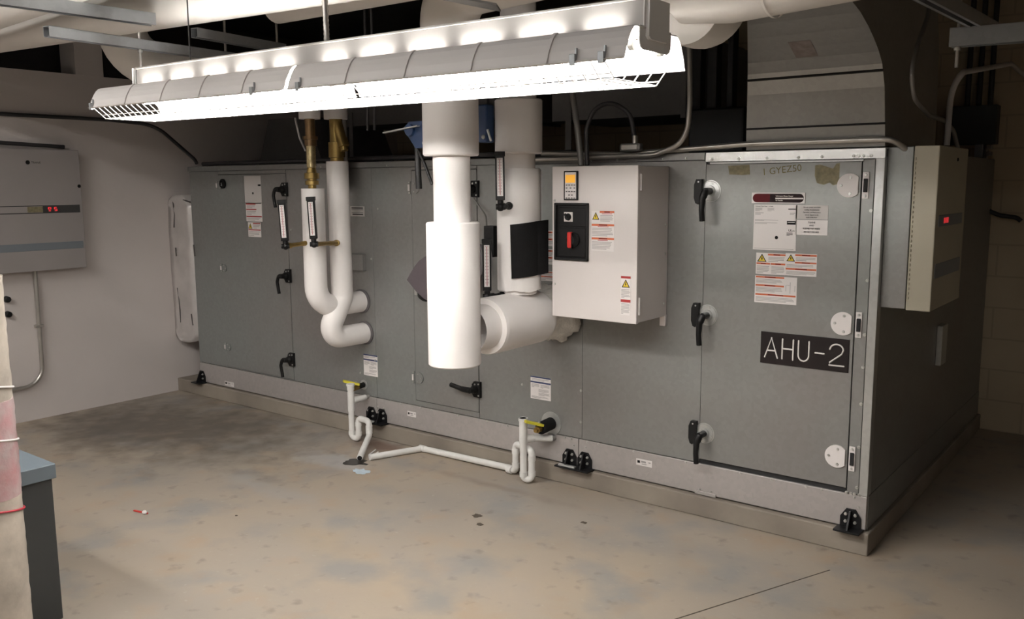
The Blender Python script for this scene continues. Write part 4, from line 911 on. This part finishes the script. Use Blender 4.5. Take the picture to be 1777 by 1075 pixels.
MB().lathe((4.93, -1.2, 2.216), (1, 0, 0.008), [(0, .1365), (.008, .1365)], 36, 0, False).build('jacket_band', 'pvcjacket', pi_)
tag(MB().tube([(4.59, -.86, 3.04), (4.59, -.86, 2.175), (4.59, -1.08, 2.175)], .125, .13, 32).build('pipe_elbow', 'pvcjacket'), 'cream pipe elbow tucked behind the large cream overhead pipe', 'pipe', 'overhead pipes')
tag(MB().tube([(5.70, -.80, 3.04), (5.70, -.80, 2.20), (7.2, -.80, 2.20)], .125, .16, 32).build('pipe_elbow', 'pvcjacket'), 'cream pipe elbow in the upper right corner of the photo', 'pipe', 'overhead pipes')
def strut(label, a, b, h=.041, w=.041, group='steel struts', rod=None):
    a, b = Vector(a), Vector(b); d = (b-a).normalized(); side = d.cross(Vector((0, 0, 1))).normalized(); up = side.cross(d); t = .0025; mb = MB()
    c = (a+b)/2; hl = d*((b-a).length/2)
    mb.obox(c+up*(h/2-t/2), hl, side*w/2, up*t/2)
    for s in (-1, 1):
        mb.obox(c+side*s*(w/2-t/2), hl, side*t/2, up*h/2); mb.obox(c+side*s*(w/2-.006)-up*(h/2-t/2), hl, side*.005, up*t/2)
    return tag(mb.build('steel_strut', 'strut'), label, 'strut', group)
strut('lower galvanised strut at upper left, lit by the fluorescent light', (2.385, -2.104, 2.195), (2.29, -.90, 2.195))
strut('upper galvanised strut at upper left, above the lower one', (2.24, -2.95, 2.312), (2.325, -1.615, 2.312), .05, .05)
strut('short galvanised strut under the pipes behind the lit overhead pipe', (2.42, -1.48, 2.265), (2.345, -.94, 2.265))
strut('strut with threaded rod at upper right, under the corner elbow', (5.275, -.50, 2.072), (6.2, -.50, 2.055), .06, .05)
strut('dim strut running toward the wall at upper right, above the one with threaded rod', (5.31, -1.30, 2.118), (5.36, -.30, 2.118))
def rod(label, x, y, z0, z1, nut):   # z0..z1 threaded length
    t = thing('threaded_rod', label, 'threaded rod', (x, y, z0), 'threaded rods')
    MB().tube([(x, y, z0), (x, y, z1)], .0055, 0, 8, 0, True, .12, .006).build('rod', 'emt', t)
    MB().lathe((x, y, nut-.006), (0, 0, 1), [(0, .012), (.010, .012)], 6).build('nut', 'screw', t)
rod('threaded rod hanging through the strut at upper right', 5.297, -.50, 1.975, 3.05, 2.036)
q = F(240, 105, -1.74); rod('threaded rod through the lower strut near the left end of the light', 2.352, -1.70, 2.06, 2.245, 2.168)
rod('threaded rod through the lower strut behind the fluorescent light', 2.315, -1.25, 2.13, 3.05, 2.168)
rod('threaded rod at the end of the short strut', 2.35, -.98, 2.20, 3.05, 2.238)
for k, u in enumerate((633, 645)):
    q = F(u, 40, -.3); tag(MB().cyl((q.x, -.3, 1.9), (q.x, -.3, 3.05), .008, None, 8).build('drop_rod', 'darkcond'), ['thin rod in the dark above the fluorescent light, left of the pair', 'thin rod in the dark above the fluorescent light, right of the pair'][k], 'hanger rod', 'dark drop rods')
p0 = F(775, 5, -1.25); p1 = F(850, 20, -1.2)
tag(MB().obox((p0+p1)/2+Vector((0, 0, .02)), (p1-p0)*.7, Vector((-.03, .05, 0)), Vector((0, 0, .004))).build('flat_bracket', 'strut'), 'flat steel bracket crossing the elbow above the middle of the light', 'bracket')

# ================================================================== DUCTS
dk = thing('elbow_duct', 'large sheet metal duct rising from the air handler top and curving forward', 'duct', (4.65, .3, HT))
pr = [(.004, HT+.004), (-.010, 1.80), (-.026, 1.88)]+[]
pr += [(-.048, 1.974), (-.097, 2.058), (-.150, 2.098), (-.212, 2.132), (-.300, 2.172), (-.408, 2.209), (-.55, 2.240)]
heel = [(-.55, 2.98), (-.1, 2.96), (.35, 2.84), (.65, 2.60), (.82, 2.25), (.86, 1.9), (.86, HT+.004)]
xl = lambda y: 4.356-.40*min(0, y)
dm = MB(); dm.rings([[Vector((xl(y), y, z)) for y, z in pr+heel], [Vector((L-.004, y, z)) for y, z in pr+heel]], 0, False, True); dm.build('duct_body', 'galv_duct', dk)
def flange(y, z, dy, dz):
    MB().obox(((xl(y)+L-.004)/2, y-.002, z), ((L-.002-xl(y))/2, 0, 0), Vector((0, dy, dz)).normalized()*.004, Vector((0, -dz, dy)).normalized()*.0035).build('duct_seam', 'seam', dk)
flange(-.014, 1.832, .1, 1); flange(-.083, 2.034, .5, .85)
a = F(1392, 70, -.22); MB().obox((a.x, -.195, 2.122), (.045, 0, 0), Vector((0, -.06, .03)), Vector((0, .0005, .001))).build('faded_label', 'faded', dk)
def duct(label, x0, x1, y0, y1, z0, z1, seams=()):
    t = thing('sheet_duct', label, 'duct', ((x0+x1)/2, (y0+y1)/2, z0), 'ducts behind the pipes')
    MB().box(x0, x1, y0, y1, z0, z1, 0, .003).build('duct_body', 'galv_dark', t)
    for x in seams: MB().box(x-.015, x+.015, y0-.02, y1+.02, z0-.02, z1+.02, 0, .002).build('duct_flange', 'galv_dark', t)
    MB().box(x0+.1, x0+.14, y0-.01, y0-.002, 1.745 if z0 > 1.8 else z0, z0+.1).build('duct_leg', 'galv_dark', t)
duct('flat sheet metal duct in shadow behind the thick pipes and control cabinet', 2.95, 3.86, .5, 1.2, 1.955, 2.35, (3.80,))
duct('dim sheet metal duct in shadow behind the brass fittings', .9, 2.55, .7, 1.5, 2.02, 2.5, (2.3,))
def post(label, u0, u1, y):
    a, b = F(u0, 120, y), F(u1, 120, y); tag(MB().box(a.x, b.x, y, y+.06, 1.742, 3.05, 0, .003).build('steel_post', 'brk'), label, 'post', 'dark steel posts')
post('black upright nearest the end of the fluorescent light', 1200, 1216, .30); post('black upright between the other two, beside the curved duct', 1227, 1244, .32); post('black upright next to the curved duct', 1262, 1272, .30)
a, b = F(1195, 190, .25), F(1290, 238, .25); tag(MB().box(a.x, b.x, .25, .60, 1.742, a.z, 0, .01).build('equipment_base', 'brk'), 'low black base on the unit top, left of the curved duct', 'base')
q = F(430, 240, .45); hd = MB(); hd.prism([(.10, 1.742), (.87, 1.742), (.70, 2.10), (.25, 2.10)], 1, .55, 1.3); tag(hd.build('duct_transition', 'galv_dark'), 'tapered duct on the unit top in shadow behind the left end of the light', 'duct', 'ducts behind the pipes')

# ================================================================== CONDUITS
def conduit(label, path, r, m='emt', bend=.12, group='steel conduits', cat='conduit', name='conduit', corr=0):
    return tag(MB().tube(path, r, bend, 12, 0, True, corr, .012).build(name, m), label, cat, group)
conduit('dark conduit running along the left wall and down to the top of the air handler', [(XW+.02, -3.2, 2.07), (XW+.02, -.45, 2.07), (XW+.03, -.10, 2.05), (.10, -.012, 1.79), (.135, -.020, 1.762)], .013, 'darkcond', .15)
conduit('dark conduit end lying just above the wall panel', [(XW+.05, -2.4, 1.93), (XW+.05, -1.25, 1.885), (XW+.05, -.80, 1.868)], .013, 'darkcond')
conduit('dark conduit running along the top edge of the air handler', [(.14, .03, 1.756), (2.5, .03, 1.758), (3.45, .03, 1.755)], .015, 'darkcond')
conduit('steel conduit along the unit top edge ending at the side panel', [F(940, 266, -.02)+Vector((0, 0, 0)), F(1080, 268, -.02), F(1300, 250, -.02), F(1500, 243, -.02), (4.985, -.02, 1.768), (5.03, .06, 1.715)], .0125, 'emt', .06)
p = [F(u, v, -.05) for u, v in ((900, 278), (1136, 269), (1186, 250), (1197, 180), (1196, 60))]
conduit('bent steel conduit dropping past the right end of the light to the cabinet top', [p[0], p[1], F(1192, 247, -.05), p[3], p[4]], .0125, 'emt', .14)
conduit('ribbed flexible conduit entering the control cabinet top', [F(1009, 288, -.15), F(1003, 230, -.13), F(994, 165, -.1), F(985, 90, -.08)], .014, 'flex', .1, 'flexible conduits', corr=.12)
conduit('dark cable looping from the cabinet top over to the conduit body', [F(1019, 287, -.12), F(1017, 225, -.10), F(1030, 188, -.08), F(1062, 176, -.06), F(1095, 198, -.05), F(1101, 240, -.05)], .011, 'darkcond', .10, 'flexible conduits')
q = F(1096, 256, -.05); cb = thing('conduit_fitting', 'small grey conduit fitting on the conduit above the control cabinet', 'conduit fitting', tuple(q))
MB().box(q.x-.058, q.x+.058, q.y-.022, q.y+.018, q.z-.020, q.z+.020, 0, .012).build('fitting', 'flex', cb)
MB().box(q.x-.042, q.x+.042, q.y-.025, q.y-.021, q.z-.013, q.z+.013, 0, .003).build('cover', 'emt', cb)
MB().cyl((q.x+.018, q.y, q.z+.01), (q.x+.018, q.y, q.z+.055), .014, None, 10).build('connector', 'emt', cb)
conduit('painted conduit curving from the side panel up to the back wall', [FX(1643, 253, 5.10), FX(1650, 160, 5.10), FX(1668, 126, 5.15), (5.14, 1.55, 2.205), (5.10, 2.40, 2.215)], .0125, 'labelgrey', .22)
conduit('thin flexible conduit snaking down to the side panel top', [(5.05, .35, 2.75)]+[FX(u, v, 5.06) for u, v in ((1610, 30), (1592, 80), (1581, 125), (1587, 172), (1612, 200), (1640, 210), (1655, 228), (1662, 256))], .009, 'flex', .1, 'flexible conduits', corr=.12)
for k, u in enumerate((1682, 1702, 1722)):
    q = F(u, 130, D-.05); conduit(['left', 'middle', 'right'][k]+' one of three dark conduits on the back wall above the dark box', [(q.x, D-.05, 1.98), (q.x, D-.05, 3.05)], .016, 'darkcond', group='back wall conduits')
a, b = F(1646, 186, 2.38), F(1728, 250, 2.38); tag(MB().box(a.x, b.x, 2.36, D-.002, b.z, a.z, 0, .004).build('junction_box', 'graybox'), 'dark box on the back wall below three conduits', 'junction box')
a, b = F(1693, 250, 2.4), F(1718, 284, 2.4); cl = thing('pipe_clamp', 'bright steel clamp on the back wall right of the side panel', 'clamp', tuple((a+b)/2))
MB().box(a.x, a.x+.045, 2.38, D-.002, b.z, a.z, 0, .002).build('channel', 'strut', cl)
mb = MB(); mb.box(a.x+.05, b.x, 2.40, D-.002, b.z+.01, b.z+.03); mb.box(a.x+.05, b.x, 2.40, D-.002, a.z-.03, a.z-.01); mb.box(a.x+.05, a.x+.065, 2.40, D-.002, b.z+.01, a.z-.01); mb.box(a.x+.05, b.x, 2.40, D-.002, (a.z+b.z)/2-.012, (a.z+b.z)/2+.012)
mb.build('strap', 'emt', cl)
conduit('dark pipe bending off behind the side panel along the back wall', [F(1678, 335, 2.40), F(1700, 360, 2.40), F(1735, 374, 2.40), F(1765, 378, 2.40), F(1772, 384, 2.40)], .014, 'darkcond', .06)
wcx = XW+.028
cw = [FX(60, 462, wcx), FX(72, 655, wcx), FX(64, 679, wcx), FX(28, 684, wcx)]
tt = conduit('steel conduit dropping from the wall panel and bending left', [(wcx, cw[0].y, 1.038), (wcx, cw[0].y-.005, .245), (wcx, cw[0].y-.9, .235)], .0135, 'emt', .13)
q = FX(67, 566, wcx); tag(MB().box(XW+.001, wcx+.016, q.y-.02, q.y+.03, q.z-.008, q.z+.008, 0, .002).build('conduit_strap', 'emt'), 'small strap holding the conduit below the wall panel', 'strap')
for k, (u, v) in enumerate(((13, 520), (15, 546))):
    q = FX(u, v, XW+.02); tag(MB().lathe((XW+.001, q.y, q.z), (1, 0, 0), [(0, .022), (.03, .020), (.034, .012)], 14).build('wall_knob', 'black'), ['upper', 'lower'][k]+' black knob on the left wall beside the wrapped column', 'knob', 'wall knobs')

# ================================================================== FOIL-WRAPPED DUCT between unit and left wall
fo = thing('wrapped_duct', 'crumpled foil wrapped duct squeezed between the unit and left wall', 'duct', (-.14, .4, .40))
bm = bmesh.new(); bmesh.ops.create_cube(bm, size=1)
for v in bm.verts: v.co = Vector((-.139+v.co.x*.276, .42+v.co.y*.88, .965+v.co.z*1.13))
ed = [e for e in bm.edges if abs((e.verts[0].co-e.verts[1].co).y) > .5]
bmesh.ops.bevel(bm, geom=ed, offset=.10, segments=6, profile=.5, affect='EDGES')
bmesh.ops.triangulate(bm, faces=[f for f in bm.faces if len(f.verts) > 4])
bmesh.ops.subdivide_edges(bm, edges=[e for e in bm.edges if e.calc_length() > .08], cuts=5, use_grid_fill=True)
g = random.Random(4)
for v in bm.verts:
    if v.co.y < .0: v.co += Vector((0, g.uniform(-.008, .004), 0))
mb = MB(); mb.bm(bm, 0, True); mb.build('foil_jacket', 'foil', fo)
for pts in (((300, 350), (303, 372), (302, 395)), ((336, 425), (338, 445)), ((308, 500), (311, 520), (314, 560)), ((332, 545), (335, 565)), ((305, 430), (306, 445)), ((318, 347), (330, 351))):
    MB().tube([F(u, v, -.022) for u, v in pts], .0055, .02, 6).build('crease_shade', 'crease_shade', fo)  # thin dark rods drawn on the foil as the shade of its creases

# ================================================================== LEFT FOREGROUND: steel box and wrapped column
gb = thing('steel_cabinet', 'slate grey steel box with overhanging lid at the lower left, behind the wrapped column', 'box', (2.35, -2.62, 0))
MB().box(1.92, 2.742, -2.80, -2.378, .002, .585, 0, .004).build('box_body', 'graybox', gb)
mb = MB(); mb.box(1.90, 2.752, -2.81, -2.366, .545, .600, 0, .003); lab(mb.build('lid', 'lid', gb), 'lid with folded rim')
co = thing('wrapped_column', 'insulated vertical pipe in clear and pink wrap at the left edge', 'pipe', (2.93, -2.66, 0))
px, py, pr_ = 2.925, -2.660, .092
g = random.Random(9)
def wobble(z0, z1, r, j, m, name, n=30):
    mb = MB(); rings = []
    for k in range(n+1):
        z = z0+(z1-z0)*k/n; rings.append([Vector((px+(r+g.uniform(-j, j))*math.cos(t), py+(r+g.uniform(-j, j))*math.sin(t), z)) for t in [2*math.pi*q/40 for q in range(40)]])
    mb.rings(rings, 0, True, True); return mb.build(name, m, co)
wobble(.0, .60, pr_, .0018, 'polewrap', 'lower_insulation'); wobble(.60, .92, pr_+.001, .0022, 'pinkwrap', 'pink_wrap', 20); wobble(.92, 1.32, pr_-.002, .0025, 'polewrap', 'upper_wrap', 20); wobble(1.32, 3.05, pr_-.008, .0012, 'polewrap', 'upper_insulation')
for z, r in ((.555, .096), (.79, .0955), (.965, .0945)):
    mb = MB(); mb.tube([(px+r*math.cos(t), py+r*math.sin(t), z+.02*math.cos(t+1)) for t in [2*math.pi*q/40 for q in range(41)]], .0035, 0, 6); mb.build('wrap_band', 'redline' if z < .6 else 'label', co)
